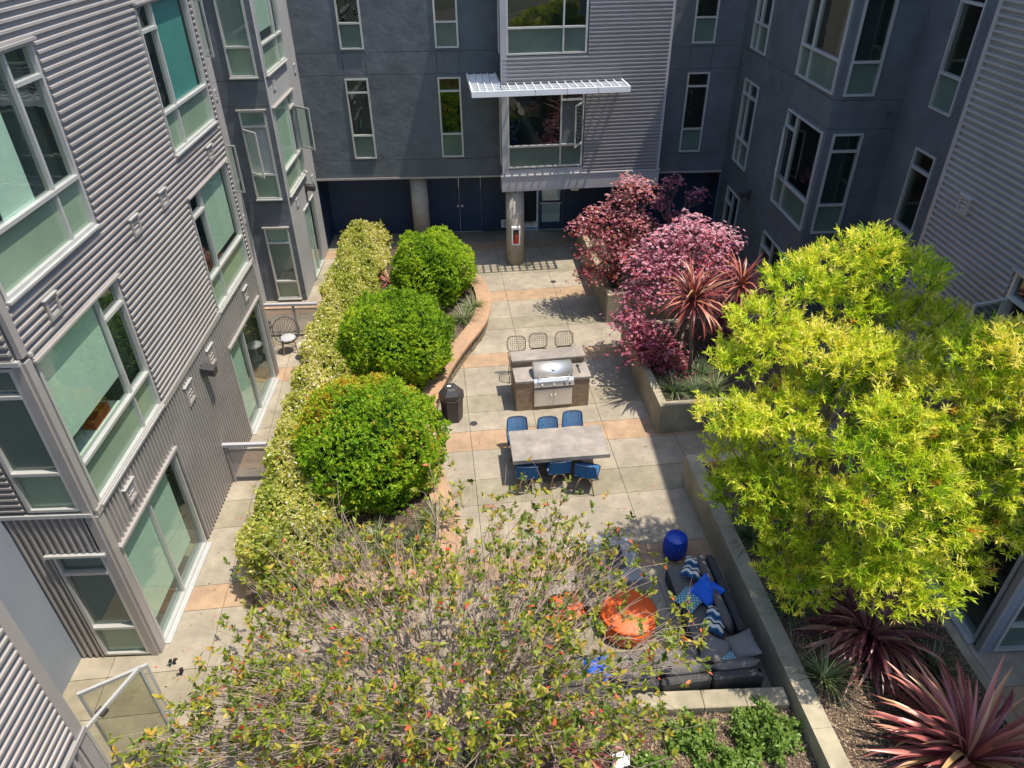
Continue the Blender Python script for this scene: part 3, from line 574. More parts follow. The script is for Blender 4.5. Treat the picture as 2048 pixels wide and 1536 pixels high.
def ribbon(a, b, z0, z1, name, mat, parent):
    n = len(a); mb = MB(); vs = [(x, y, z0) for x, y in a]+[(x, y, z0) for x, y in b]+[(x, y, z1) for x, y in a]+[(x, y, z1) for x, y in b]; fs = []
    for i in range(n-1):
        fs += [(2*n+i, 2*n+i+1, 3*n+i+1, 3*n+i), (i, n+i, n+i+1, i+1), (i, i+1, 2*n+i+1, 2*n+i), (n+i, 3*n+i, 3*n+i+1, n+i+1)]
    fs += [(0, 2*n, 3*n, n), (n-1, 2*n-1, 4*n-1, 3*n-1)]
    return mb.add(vs, fs).build(name, mat, parent)
cw = empty('seat_wall', (-1.4, 13.2, 0)); tag(cw, 'curving stone seat wall with a salmon cap round the ball shrubs', 'wall')
SG = 1.0
inner = offs(path, SG*0.46)
kcut = [0, 30, 60, 84, len(path)-1]
for a, b in zip(kcut, kcut[1:]): ribbon(path[a:b+1], inner[a:b+1], 0.425, 0.5, 'cap', m_cap, cw)
ribbon(offs(path, SG*0.12), offs(path, SG*0.34), -0.02, 0.424, 'wall_core', m_stone, cw)
arc = np.concatenate([[0], np.cumsum(np.linalg.norm(np.diff(path, axis=0), axis=1))])
def along(s): return np.array([np.interp(s, arc, path[:, 0]), np.interp(s, arc, path[:, 1])])
for row in range(3):
    s = 0.1+0.13*(row % 2); z = 0.005+row*0.14
    while s < arc[-1]-0.4:
        L = random.uniform(0.2, 0.36); a, b = along(s), along(s+L-0.012); d = Vector((*(b-a), 0)); dn = d.normalized(); q = Vector((dn.y, -dn.x, 0))*SG
        mb = MB(); pr = random.uniform(0.0, 0.02); mb.obox(Vector((*a, z))+q*(0.10-pr), d, q*0.1, (0, 0, 0.128)); mb.build('wall_stone', m_stone, cw); s += L
bp = [tuple(p) for p in offs(path, SG*0.40)]
bed('planting_bed', bp+[(-4.6, 8.6), (-4.6, 23.6), (-3.0, 23.6)], 0.40)

# ================= FENCES =================
def fence(x0, x1, y, h, label, posts, sag=0.0):
    e = empty('fence_panel', (x0, y, 0))
    MB().box(x0, x1, y-0.045, y+0.045, h-0.07, h).build('top_rail', m_fascia, e)
    for p in posts: MB().box(p-0.028, p+0.028, y-0.028, y+0.028, 0, h-0.071).build('post', m_trim, e)
    for z in (0.13, h-0.2): MB().box(x0+0.02, x1, y-0.014, y+0.014, z, z+0.035).build('rail', m_trim, e)
    mb = MB(); z = 0.17
    while z < h-0.2: mb.box(x0+0.03, x1, y-0.004, y+0.004, z, z+0.013); z += 0.027
    mesh_ = mb.build('mesh_infill', m_trim, e); tag(mesh_, kind='stuff'); tag(e, label, 'fence')
fence(-5.9, -4.95, 12.12, 1.07, 'grey mesh fence panel between the corrugated wall and the hedge, nearer one', [-5.84])
fence(-6.85, -5.05, 18.42, 1.1, 'grey mesh fence panel behind the wire patio chair, farther one', [-6.8, -5.75])
# ================= PATIO FURNITURE =================
m_wire = M_('dark_wire', (0.05, 0.042, 0.04), 0.45, 0.5); m_wood = M_('walnut_wood', (0.20, 0.115, 0.055), 0.55, 0, 0.2, 6, stretch=(1, 1, 6)); m_woodl = M_('ash_brown_wood', (0.30, 0.20, 0.11), 0.6, 0, 0.2, 6)
m_cushg = M_('grey_cushion', (0.36, 0.36, 0.38), 0.9, 0, 0.06)
pc = empty('patio_chair', (-5.83, 17.62, 0), 0.35); tag(pc, 'round wire basket chair with a grey seat pad before the far fence', 'chair')
mb = MB(); cz = 0.66; rim = []
for i in range(28):
    t = 2*math.pi*i/28; rim.append((0.36*math.cos(t), 0.04+0.24*math.sin(t), cz+0.30*math.sin(t)))
mb.tube(rim, 0.014, 6, closed=True); mb.build('rim', m_wire, pc, world=False, smooth=True)
mb = MB(); seat = [(0.2*math.cos(2*math.pi*i/14), -0.05+0.18*math.sin(2*math.pi*i/14), 0.43) for i in range(14)]
for i in range(28):
    a = Vector(rim[i]); b = Vector(seat[(i//2+3) % 14]); mb.tube([a, a.lerp(b, 0.5)+Vector((0, 0.03, -0.05)), b], 0.006, 4)
mb.tube(seat, 0.008, 5, closed=True); tag(mb.build('wire_basket', m_wire, pc, world=False), kind='stuff')
MB().lathe([(0.05, 0.425), (0.21, 0.43), (0.225, 0.46), (0.19, 0.49), (0.02, 0.50)], (0, -0.05), 20).build('seat_pad', m_cushg, pc, True, False)
for sx, sy in ((-1, -1), (1, -1), (-1, 1), (1, 1)): MB().tube([(sx*0.14, -0.05+sy*0.12, 0.43), (sx*0.2, -0.03+sy*0.2, 0)], [0.016, 0.012], 8).build('leg', m_woodl, pc, world=False)
pt = empty('side_table', (-5.25, 17.25, 0)); tag(pt, 'round white side table half hidden by the hedge', 'table')
MB().lathe([(0.02, 0.43), (0.22, 0.435), (0.225, 0.455), (0.02, 0.46)], n=28).build('table_top', m_white, pt, True, False); MB().lathe([(0.03, 0.02), (0.03, 0.43)], n=10).build('stem', m_white, pt, True, False); MB().lathe([(0.15, 0.0), (0.15, 0.018), (0.03, 0.02)], n=20).build('foot', m_white, pt, True, False)
st = empty('plant_stand', (-6.5, 17.95, 0)); tag(st, 'thin dark metal stand against the far fence, mostly behind the wing corner', 'stand')
for z in (0.55, 0.72): MB().box(-0.16, 0.16, -0.1, 0.1, z, z+0.03).build('shelf', m_dark, st, world=False)
for sx in (-1, 1):
    for sy in (-1, 1): MB().tube([(sx*0.15, sy*0.09, 0.74), (sx*0.17, sy*0.1, 0)], 0.008, 6).build('leg', m_dark, st, world=False)

# ================= BIN =================
tb = empty('litter_bin', (-1.07, 14.2, 0), 0.12); tag(tb, 'dark brown hexagonal litter bin beside the curved seat wall', 'bin')
MB().lathe([(0.25, 0.0), (0.285, 0.70)], n=6).build('body', m_dark, tb, world=False); MB().lathe([(0.30, 0.70), (0.305, 0.78)], n=6).build('collar', M_('bin_collar', (0.06, 0.055, 0.055), 0.35), tb, world=False)
lid = MB().lathe([(0.305, 0.781), (0.30, 0.82), (0.19, 0.94), (0.15, 0.97)], n=6).build('lid', m_dark, tb, world=False)
mb = MB(); mb.lathe([(0.085, 0.972), (0.085, 0.978)], (-0.03, -0.0), 6); mb.build('opening', m_black, lid, world=False)
mb = MB(); mb.add([(-0.08, -0.03, 0.981), (-0.01, -0.05, 0.984), (0.02, 0.0, 0.988), (-0.04, 0.035, 0.984), (-0.085, 0.01, 0.98)], [(0, 1, 2, 3, 4)]); mb.build('liner_bag', m_white, lid, world=False)
mb = MB(); mb.tube([(0.302*math.cos(t), 0.302*math.sin(t), 0.69+0.012*math.sin(5*t)) for t in np.linspace(0, 2*math.pi, 36, endpoint=False)], 0.012, 6, closed=True); mb.build('liner_edge', m_black, tb, world=False, smooth=True)

# ================= KITCHEN ISLAND, GRILL =================
TI = math.radians(5.2)
ki = empty('kitchen_island', (0.52, 14.40, 0), TI); tag(ki, 'brown stone kitchen island with grey counter and raised bar', 'kitchen island')
def lb(name, mat, par, *b, bev=0.0): return MB().box(*b, bev).build(name, mat, par, world=False)
lb('core', m_dark, ki, 0.03, 1.81, 0.03, 1.0, 0, 0.835)
for x0, x1 in ((0.0, 0.44), (1.42, 1.84)):
    for z0, z1 in ((0.0, 0.42), (0.424, 0.838)): lb('tile', m_tile, ki, x0+0.002, x1-0.002, 0.0, 0.028, z0, z1)
lb('tile', m_tile, ki, 0.442, 1.418, 0.0, 0.028, 0.002, 0.09); lb('tile', m_tile, ki, 0.442, 1.418, 0.0, 0.028, 0.62, 0.69)
for i in range(2):
    for z0, z1 in ((0.0, 0.42), (0.424, 0.838)):
        lb('tile', m_tile, ki, 0.0, 0.028, 0.03+0.5*i, 0.526+0.5*i, z0, z1); lb('tile', m_tile, ki, 1.812, 1.84, 0.03+0.5*i, 0.526+0.5*i, z0, z1)
mb = MB(); mb.box(-0.015, 0.44, -0.02, 0.66, 0.84, 0.90); mb.box(1.44, 1.87, -0.02, 0.66, 0.84, 0.90); mb.box(0.44, 1.44, 0.52, 0.66, 0.84, 0.8995); mb.build('counter', m_counter, ki, world=False)
lb('bar_wall', m_tile, ki, 0.005, 1.83, 0.665, 1.03, 0.84, 1.06); lb('bar_top', m_counter, ki, -0.03, 1.85, 0.60, 1.06, 1.062, 1.12, bev=0.006)
cd = lb('cabinet_frame', m_steel, ki, 0.45, 1.41, -0.008, 0.0, 0.10, 0.61)
for x0, x1, hx in ((0.475, 0.925, 0.87), (0.935, 1.385, 0.98)):
    dd = lb('cabinet_door', m_steel, ki, x0, x1, -0.026, -0.009, 0.125, 0.585); MB().tube([(hx, -0.028, 0.30), (hx, -0.055, 0.33), (hx, -0.055, 0.44), (hx, -0.028, 0.47)], 0.008, 8).build('handle', m_steel, dd, True, False)
gr = empty('barbecue_grill', (0.52, 14.40, 0.70), TI); tag(gr, 'stainless steel barbecue grill with closed hood set in the island', 'grill')
def gl(name, mat, mb, sm=False, par=None): return mb.build(name, mat, par or gr, sm, False)
gl('fire_box', m_steel, MB().box(0.452, 1.43, 0.03, 0.515, 0.0, 0.215))
pn = MB(); pn.add([(0.445, -0.05, 0.0), (1.437, -0.05, 0.0), (1.437, -0.03, 0.135), (0.445, -0.03, 0.135), (0.445, 0.029, 0.0), (1.437, 0.029, 0.0), (1.437, 0.029, 0.215), (0.445, 0.029, 0.215)], [(0, 1, 2, 3), (3, 2, 6, 7), (0, 3, 7, 4), (1, 5, 6, 2), (4, 5, 1, 0), (7, 6, 5, 4)]); pn = gl('control_panel', m_steel, pn)
for x in (0.64, 0.93, 1.2, 1.33):
    kb = MB(Matrix.Translation((x, -0.042, 0.065)) @ Matrix.Rotation(math.radians(82), 4, 'X')); kb.lathe([(0.026, 0.0), (0.024, 0.03), (0.018, 0.034)], n=14); gl('knob', m_steel if x < 1.1 else m_dark, kb, True, pn)
prof = [(0.06, 0.217), (0.035, 0.27), (0.06, 0.36), (0.14, 0.44), (0.26, 0.485), (0.38, 0.48), (0.47, 0.43), (0.505, 0.34), (0.51, 0.217)]
mb = MB(); n = len(prof); mb.add([(x, y, z) for x in (0.46, 1.42) for y, z in prof], [(i, i+1, n+i+1, n+i) for i in range(n-1)]+[tuple(range(n)), tuple(range(2*n-1, n-1, -1))]); hd = gl('hood', m_steel, mb)
for f_ in hd.data.polygons:
    if len(f_.vertices) == 4: f_.use_smooth = True
mb = MB(); mb.tube([(0.57, 0.03, 0.27), (0.57, -0.04, 0.26), (0.62, -0.05, 0.26), (1.27, -0.05, 0.26), (1.32, -0.04, 0.26), (1.32, 0.03, 0.27)], 0.014, 8); gl('hood_handle', m_steel, mb, True, hd)
kb = MB(Matrix.Translation((0.94, 0.115, 0.425)) @ Matrix.Rotation(math.radians(42), 4, 'X')); kb.lathe([(0.05, 0.0), (0.05, 0.014), (0.045, 0.018)], n=20); tg = gl('thermometer', m_dark, kb, True, hd); kb = MB(Matrix.Translation((0.94, 0.115, 0.425)) @ Matrix.Rotation(math.radians(42), 4, 'X')); kb.lathe([(0.036, 0.0185), (0.036, 0.021)], n=20); gl('dial', m_white, kb, False, hd)
tn = empty('grill_brush', (2.10, 14.95, 0.90), TI); tag(tn, 'dark grill tool lying on the counter right of the grill', 'tool')
MB().box(-0.018, 0.018, -0.24, 0.04, 0.0, 0.02, 0.004).build('handle', m_dark, tn, world=False); MB().box(-0.03, 0.03, 0.041, 0.11, 0.0, 0.035).build('head', m_dark, tn, world=False)
# wire bar stools behind the bar
def stool(loc, rz, label):
    e = empty('bar_stool', loc, rz)
    def rr(w, h, r, n=5): # rounded outline in local x,h
        pts = []
        for cx, cz_, a0 in ((w-r, h-r, 0), (-w+r, h-r, 90), (-w+r, r, 180), (w-r, r, 270)):
            for t in np.linspace(a0, a0+90, n): pts.append((cx+r*math.cos(math.radians(t)), cz_+r*math.sin(math.radians(t))))
        return pts
    fb = lambda x, h: (x, 0.20+0.14*h+0.05*(1-(x/0.24)**2)*0.6, 0.74+h)
    mb = MB(); mb.tube([fb(x, h) for x, h in rr(0.24, 0.42, 0.12)], 0.011, 6, closed=True); mb.build('back_rim', m_wire, e, True, False)
    mb = MB()
    for x in np.linspace(-0.2, 0.2, 9): hh = 0.41-max(0, abs(x)-0.12)*0.5; mb.tube([fb(x, 0.01), fb(x, hh/2), fb(x, hh)], 0.004, 4)
    for h in np.linspace(0.05, 0.37, 7): mb.tube([fb(x, h) for x in np.linspace(-0.235, 0.235, 6)], 0.004, 4)
    tag(mb.build('back_wires', m_wire, e, world=False), kind='stuff')
    sf = lambda x, y: (x, y, 0.74-0.03*(1-(x/0.24)**2)); mb = MB(); mb.tube([sf(x, 0.22-h) for x, h in rr(0.23, 0.44, 0.1)], 0.011, 6, closed=True); mb.build('seat_rim', m_wire, e, True, False)
    mb = MB()
    for x in np.linspace(-0.18, 0.18, 7): mb.tube([sf(x, -0.2), sf(x, 0.2)], 0.004, 4)
    for y in np.linspace(-0.18, 0.18, 7): mb.tube([sf(x, y) for x in np.linspace(-0.22, 0.22, 5)], 0.004, 4)
    tag(mb.build('seat_wires', m_wire, e, world=False), kind='stuff')
    for sx in (-1, 1):
        for sy in (-1, 1): MB().tube([(sx*0.17, sy*0.16, 0.72), (sx*0.22, sy*0.22, 0.0)], 0.011, 6).build('leg', m_wire, e, world=False)
    MB().tube([(-0.2, -0.2, 0.28), (0.2, -0.2, 0.28)], 0.009, 6).build('foot_rest', m_wire, e, world=False)
    tag(e, label, 'stool', 'wire stools at the bar')
for x, y, a, l in ((0.60, 15.86, 0.03, 'wire bar stool behind the bar, left of the three'), (1.20, 15.98, 0.10, 'wire bar stool behind the bar, middle of the three'), (1.90, 16.05, 0.12, 'wire bar stool behind the bar, right of the three in maple shade')): stool((x, y, 0), a, l)
# ================= DINING TABLE AND CHAIRS =================
dt = empty('dining_table', (1.36, 12.22, 0), TH-0.01); tag(dt, 'long grey concrete slab dining table between two rows of blue chairs', 'table')
MB().box(-1.06, 1.06, -0.52, 0.52, 0.645, 0.75, 0.008).build('table_top', m_counter, dt, world=False)
for x in (-0.62, 0.62): MB().box(x-0.12, x+0.12, -0.3, 0.3, 0.0, 0.644).build('pedestal', m_counter, dt, world=False)
m_cord = M_('blue_cord', (0.014, 0.135, 0.32), 0.5, 0, 0.15, 20); m_navyf = M_('navy_frame', (0.012, 0.03, 0.09), 0.4)
def bchair(loc, rz, label, grp):
    e = empty('dining_chair', loc, rz)             # local: faces +y, back at -y
    def fb(x, h): return (x*(1-0.12*h), -0.22-0.09*h-0.05*math.cos(x/0.24*1.4), 0.44+0.40*h)
    def ss(x, t): return (x, -0.24+0.46*t, 0.43+0.02*t-0.02*math.cos(x/0.24*1.5))
    W_ = 0.245
    out = [fb(-W_, 0), fb(-W_, 0.5), fb(-W_, 0.88), fb(-W_*0.85, 0.98), fb(-W_*0.4, 1.0), fb(W_*0.4, 1.0), fb(W_*0.85, 0.98), fb(W_, 0.88), fb(W_, 0.5), fb(W_, 0), ss(W_, 0.4), ss(W_, 0.92), ss(W_*0.8, 1.0), ss(-W_*0.8, 1.0), ss(-W_, 0.92), ss(-W_, 0.4)]
    MB().tube(out, 0.014, 6, closed=True).build('frame', m_navyf, e, True, False)
    mb = MB()
    for h in np.linspace(0.03, 0.96, 27): mb.tube([fb(x, h) for x in (-W_, -W_/2, 0, W_/2, W_)], 0.0078, 4, cap=False)
    tag(mb.build('back_cords', m_cord, e, world=False), kind='stuff'); mb = MB()
    for t in np.linspace(0.04, 0.97, 25): mb.tube([ss(x, t) for x in (-W_, -W_/2, 0, W_/2, W_)], 0.0088, 4, cap=False)
    tag(mb.build('seat_cords', m_cord, e, world=False), kind='stuff')
    for sy, y0 in ((-1, -0.2), (1, 0.14)):
        mb = MB()
        for sx in (-1, 1): mb.tube([(0.0, y0, 0.405), (sx*0.08, y0+sy*0.01, 0.39), (sx*0.14, y0+sy*0.035, 0.30), (sx*0.22, y0+sy*0.1, 0.0)], [0.022, 0.022, 0.02, 0.013], 8)
        mb.build('bent_legs', m_woodl, e, True, False)
    tag(e, label, 'chair', grp)
for x, y, a, l in ((0.50, 12.74, math.pi+0.06, 'left'), (1.20, 12.70, math.pi+0.05, 'middle'), (1.80, 12.90, math.pi+0.08, 'right')): bchair((x, y, 0), a, 'blue cord chair on the far side of the concrete table, '+l+' of that row', 'blue cord chairs at the concrete table')
for x, y, a, l in ((0.64, 11.66, -0.03, 'left'), (1.31, 11.78, 0.10, 'middle'), (1.95, 11.62, -0.32, 'right, turned')): bchair((x, y, 0), a, 'blue cord chair on the near side of the concrete table, '+l+(' of that row' if 'turned' not in l else ' outwards'), 'blue cord chairs at the concrete table')
# ================= LOUNGE =================
m_wick = M_('charcoal_wicker', (0.05, 0.047, 0.047), 0.55, 0, 0.3, 40, 0.5, 120); m_sofa = M_('charcoal_fabric', (0.135, 0.125, 0.122), 0.95, 0, 0.10, 30, 0.1, 200)
def cushion(w, d, h, n=8, pinch=0.0, k=0.42):
    """soft box centred on x,y with base at z=0"""
    vs = []; fs = []
    for s in (1, -1):
        for j in range(n+1):
            for i in range(n+1):
                a, b = 2*i/n-1, 2*j/n-1; e = ((1-abs(a)**4)*(1-abs(b)**4))**k if k else 1
                px, py = a*(1-pinch*(1-abs(b))**1*abs(a)), b*(1-pinch*(1-abs(a))*abs(b))
                vs.append((px*w/2, py*d/2, h/2+s*h/2*e))
    N1 = (n+1)**2
    for s in (0, 1):
        for j in range(n):
            for i in range(n):
                a = s*N1+j*(n+1)+i; q = (a, a+1, a+n+2, a+n+1); fs.append(q if s == 0 else q[::-1])
    return vs, fs
def cush(name, mat, par, w, d, h, M, **k):
    mb = MB(M); mb.add(*cushion(w, d, h, **k)); o = mb.build(name, mat, par, True, False); return o
T_ = Matrix.Translation
sf = empty('sectional_sofa', (3.3, 7.1, 0), TH*0); tag(sf, 'charcoal L shaped outdoor sectional sofa in the corner of the planter wall', 'sofa')
RZ = Matrix.Rotation(TH, 4, 'Z')
def sp(x, y, z=0.0): return T_((x-3.3, y-7.1, z)) @ RZ
for (x, y) in ((3.55, 8.55), (3.62, 7.72)):       # modules along the planter wall (backs to +x)
    mb = MB(sp(x, y)); mb.box(-0.42, 0.42, -0.405, 0.405, 0.04, 0.30); mb.build('base_module', m_wick, sf, world=False)
    cush('seat_cushion', m_sofa, sf, 0.66, 0.80, 0.16, sp(x-0.1, y, 0.29)); mb = MB(sp(x+0.35, y)); mb.box(-0.07, 0.07, -0.405, 0.405, 0.301, 0.66, 0.03); mb.build('back_frame', m_wick, sf, world=False)
    cush('back_cushion', m_sofa, sf, 0.76, 0.40, 0.16, sp(x+0.20, y, 0.40) @ Matrix.Rotation(math.radians(90), 4, 'Z') @ Matrix.Rotation(math.radians(72), 4, 'X') @ T_((0, 0.18, -0.05)))
for (x, y) in ((3.68, 6.88), (2.85, 6.82), (2.02, 6.75), (1.2, 6.70)):
    mb = MB(sp(x, y)); mb.box(-0.405, 0.405, -0.42, 0.42, 0.04, 0.30); mb.build('base_module', m_wick, sf, world=False)
    cush('seat_cushion', m_sofa, sf, 0.80, 0.68, 0.16, sp(x, y+0.08, 0.29)); mb = MB(sp(x, y-0.35)); mb.box(-0.405, 0.405, -0.07, 0.07, 0.301, 0.66, 0.03); mb.build('back_frame', m_wick, sf, world=False)
    cush('back_cushion', m_sofa, sf, 0.78, 0.40, 0.16, sp(x, y-0.13, 0.42) @ Matrix.Rotation(math.radians(108), 4, 'X') @ T_((0, 0.16, -0.08)))
mb = MB(sp(4.02, 6.88)); mb.box(-0.06, 0.06, -0.42, 0.42, 0.301, 0.66, 0.03); mb.build('back_frame', m_wick, sf, world=False)
def patmat(name, kind):
    m, nt, b = newmat(name); N = nt.nodes; L = nt.links; tc = N.new('ShaderNodeTexCoord'); sx = N.new('ShaderNodeSeparateXYZ'); L.new(tc.outputs['Generated'], sx.inputs[0])
    def mth(op, a, bb=None):
        n = N.new('ShaderNodeMath'); n.operation = op
        for i, v in enumerate((a, bb)):
            if v is None: continue
            if isinstance(v, (int, float)): n.inputs[i].default_value = v
            else: L.new(v, n.inputs[i])
        return n.outputs[0]
    r = N.new('ShaderNodeValToRGB'); r.color_ramp.interpolation = 'CONSTANT'; e = r.color_ramp.elements
    if kind == 'wave':
        t = mth('FRACT', mth('MULTIPLY', mth('ADD', sx.outputs[0], mth('MULTIPLY', mth('SINE', mth('MULTIPLY', sx.outputs[1], 15.0)), 0.035)), 2.05))
        cols = [(0, (0.01, 0.035, 0.11)), (0.18, (0.012, 0.10, 0.19)), (0.34, (0.62, 0.60, 0.55)), (0.60, (0.012, 0.012, 0.014)), (0.74, (0.62, 0.60, 0.55)), (0.86, (0.10, 0.17, 0.19))]
    else:
        a = mth('FRACT', mth('MULTIPLY', mth('ADD', sx.outputs[0], sx.outputs[1]), 6.0)); bb = mth('FRACT', mth('MULTIPLY', mth('SUBTRACT', sx.outputs[0], sx.outputs[1]), 6.0))
        t = mth('MINIMUM', mth('ABSOLUTE', mth('SUBTRACT', a, 0.5)), mth('ABSOLUTE', mth('SUBTRACT', bb, 0.5)))
        cols = [(0, (0.45, 0.58, 0.58)), (0.09, (0.008, 0.05, 0.13)), (0.2, (0.01, 0.22, 0.30))]
    while len(e) < len(cols): e.new(0.5)
    for i, (p, c) in enumerate(cols): e[i].position = p; e[i].color = (*c, 1)
    L.new(t, r.inputs[0]); L.new(r.outputs[0], b.inputs['Base Color']); sets(b, Roughness=0.9); return m
m_wave = patmat('wave_stripe_fabric', 'wave'); m_latt = patmat('teal_lattice_fabric', 'lattice'); m_blue = M_('cobalt_fabric', (0.010, 0.11, 0.60), 0.8, 0, 0.12, 6)
m_greyp = M_('charcoal_pillow', (0.16, 0.148, 0.145), 0.95, 0, 0.06)
def pillow(x, y, z, w, d, rz, tx, ty, mat, label):
    M = T_((x, y, z)) @ Matrix.Rotation(rz, 4, 'Z') @ Matrix.Rotation(ty, 4, 'Y') @ Matrix.Rotation(tx, 4, 'X')
    mb = MB(); mb.add(*cushion(w, d, 0.15, 10, 0.07, 0.5)); o = mb.build('throw_pillow', mat, None, True); o.matrix_world = M; tag(o, label, 'pillow', 'pillows on the sofa')
D = math.radians
pillow(3.52, 8.72, 0.49, 0.50, 0.36, D(62), D(4), D(-6), m_wave, 'navy and white wave pillow nearest the blue garden stool')
pillow(3.62, 8.16, 0.58, 0.46, 0.46, D(38), D(8), D(-14), m_blue, 'plain cobalt blue pillow in the middle of the sofa')
pillow(3.30, 8.06, 0.45, 0.42, 0.42, D(40), D(-2), D(-4), m_latt, 'teal lattice pillow half under the cobalt pillow')
pillow(3.62, 7.58, 0.50, 0.50, 0.38, D(58), D(5), D(-10), m_wave, 'navy and white wave pillow between the cobalt pillow and the corner')
pillow(3.48, 7.02, 0.50, 0.44, 0.44, D(64), D(6), D(-16), m_greyp, 'charcoal pillow lying in the sofa corner, left one')
pillow(3.92, 7.00, 0.62, 0.44, 0.44, D(8), D(10), D(-22), m_greyp, 'charcoal pillow leaning in the sofa corner against the wall')
pillow(3.70, 6.80, 0.47, 0.36, 0.36, D(30), D(0), D(0), m_latt, 'teal patterned pillow peeking out under the charcoal corner pillows')
pillow(1.52, 6.72, 0.52, 0.42, 0.42, D(12), D(14), D(0), m_blue, 'cobalt pillow on the left end of the sofa behind the branches')
m_stoolb = M_('cobalt_glaze', (0.006, 0.055, 0.42), 0.3, 0, 0.1)
gs = empty('garden_stool', (3.42, 9.56, 0)); tag(gs, 'cobalt blue fluted drum stool beside the planter wall', 'stool')
mb = MB(); nn = 56; pr = [(0.185, 0.0), (0.225, 0.08), (0.235, 0.25), (0.225, 0.40), (0.20, 0.47)]; vs = []
for r, z in pr:
    for j in range(nn): rr_ = r-(0.012 if j % 2 else 0); vs.append((rr_*math.cos(2*math.pi*j/nn), rr_*math.sin(2*math.pi*j/nn), z))
mb.add(vs, [(i*nn+j, i*nn+(j+1) % nn, (i+1)*nn+(j+1) % nn, (i+1)*nn+j) for i in range(len(pr)-1) for j in range(nn)]); mb.build('drum', m_stoolb, gs, False, False)
MB().lathe([(0.20, 0.46), (0.205, 0.485), (0.18, 0.505), (0.02, 0.51)], n=32).build('seat', m_stoolb, gs, True, False)
ot = empty('ottoman', (2.22, 7.95, 0)); tag(ot, 'round orange ottoman beside the sofa seen through the branches', 'ottoman')
m_or = M_('orange_vinyl', (0.75, 0.115, 0.015), 0.55, 0, 0.08)
MB().lathe([(0.46, 0.02), (0.50, 0.06), (0.51, 0.30), (0.49, 0.36)], n=40).build('drum', m_or, ot, True, False); MB().lathe([(0.485, 0.361), (0.50, 0.39), (0.47, 0.42), (0.02, 0.43)], n=40).build('top', m_or, ot, True, False); MB().lathe([(0.43, 0.0), (0.43, 0.019)], n=24).build('foot_ring', m_dark, ot, True, False)
ft = empty('fire_table', (2.15, 9.15, 0), TH); tag(ft, 'pale square fire table with grey rim seen through the branches', 'fire table')
MB().box(-0.36, 0.36, -0.5, 0.5, 0.0, 0.38).build('body', m_cushg, ft, world=False); m_pale = M_('pale_concrete', (0.27, 0.27, 0.285), 0.7, 0, 0.08)
mb = MB(); mb.box(-0.44, -0.18, -0.58, 0.58, 0.381, 0.44); mb.box(0.18, 0.44, -0.58, 0.58, 0.381, 0.44); mb.box(-0.18, 0.18, -0.58, -0.3, 0.381, 0.44); mb.box(-0.18, 0.18, 0.3, 0.58, 0.381, 0.44); mb.build('rim', m_pale, ft, world=False)
MB().box(-0.178, 0.178, -0.298, 0.298, 0.381, 0.40).build('burner_tray', m_dark, ft, world=False)
lc = empty('lounge_chair', (1.15, 8.15, 0), math.pi+0.25); tag(lc, 'wicker lounge chair with an orange seat cushion behind the branches', 'chair')
cush('seat_cushion', m_or, lc, 0.56, 0.56, 0.12, T_((0, 0.02, 0.30))); MB().box(-0.32, 0.32, -0.3, 0.3, 0.22, 0.30).build('seat_frame', m_wick, lc, world=False)
mb = MB()
for i in range(9): mb.tube([(-0.3+0.075*i, -0.3, 0.3), (-0.3+0.075*i, -0.42, 0.75)], 0.012, 5)
for i in range(6): mb.tube([(-0.31, -0.3-0.024*i, 0.34+0.08*i), (0.31, -0.3-0.024*i, 0.34+0.08*i)], 0.012, 5)
tag(mb.build('woven_back', m_cushg, lc, world=False), kind='stuff')
for sx in (-1, 1):
    for sy in (-1, 1): MB().tube([(sx*0.29, sy*0.27, 0.22), (sx*0.31, sy*0.29, 0)], 0.02, 8).build('leg', m_wick, lc, world=False)
    MB().box(sx*0.33-0.025, sx*0.33+0.025, -0.3, 0.3, 0.301, 0.5).build('arm', m_wick, lc, world=False)
# things behind the window panes
for i, (y, c, lb_) in enumerate(((9.1, (0.45, 0.05, 0.02), 'small red box on the left wing window sill behind the glass'), )):
    o = MB().box(-6.30, -6.12, y-0.25, y+0.25, 4.055, 4.22).build('red_box', M_('red_box', c, 0.6)); tag(o, lb_, 'box')
    MB().box(-6.45, -6.085, 7.99, 9.62, 4.0, 4.05).build('window_shelf', m_white, lw)

# ================= PLANTS =================
def unit(v): return v/np.maximum(np.linalg.norm(v, axis=-1, keepdims=True), 1e-9)
def rnd_dirs(n): return unit(RNG.normal(size=(n, 3)))
def leaves(P, Dv, L, Wd, curl=0.0, upbias=0.0):
    """kite leaves: base P, direction Dv, length L, width Wd -> verts, quads; faces lean upwards by upbias"""
    n = len(P); L = np.broadcast_to(np.asarray(L, float), (n,)); Wd = np.broadcast_to(np.asarray(Wd, float), (n,)); Dv = unit(Dv)
    r = rnd_dirs(n)+np.array([0, 0, upbias]); s = unit(np.cross(Dv, r)); nn = np.cross(s, Dv)
    mid = P+Dv*(L*0.45)[:, None]+nn*(curl*L)[:, None]; tip = P+Dv*L[:, None]
    V = np.stack([P, mid+s*(Wd*0.5)[:, None], tip, mid-s*(Wd*0.5)[:, None]], 1).reshape(-1, 3)
    return V, np.arange(4*n).reshape(n, 4)
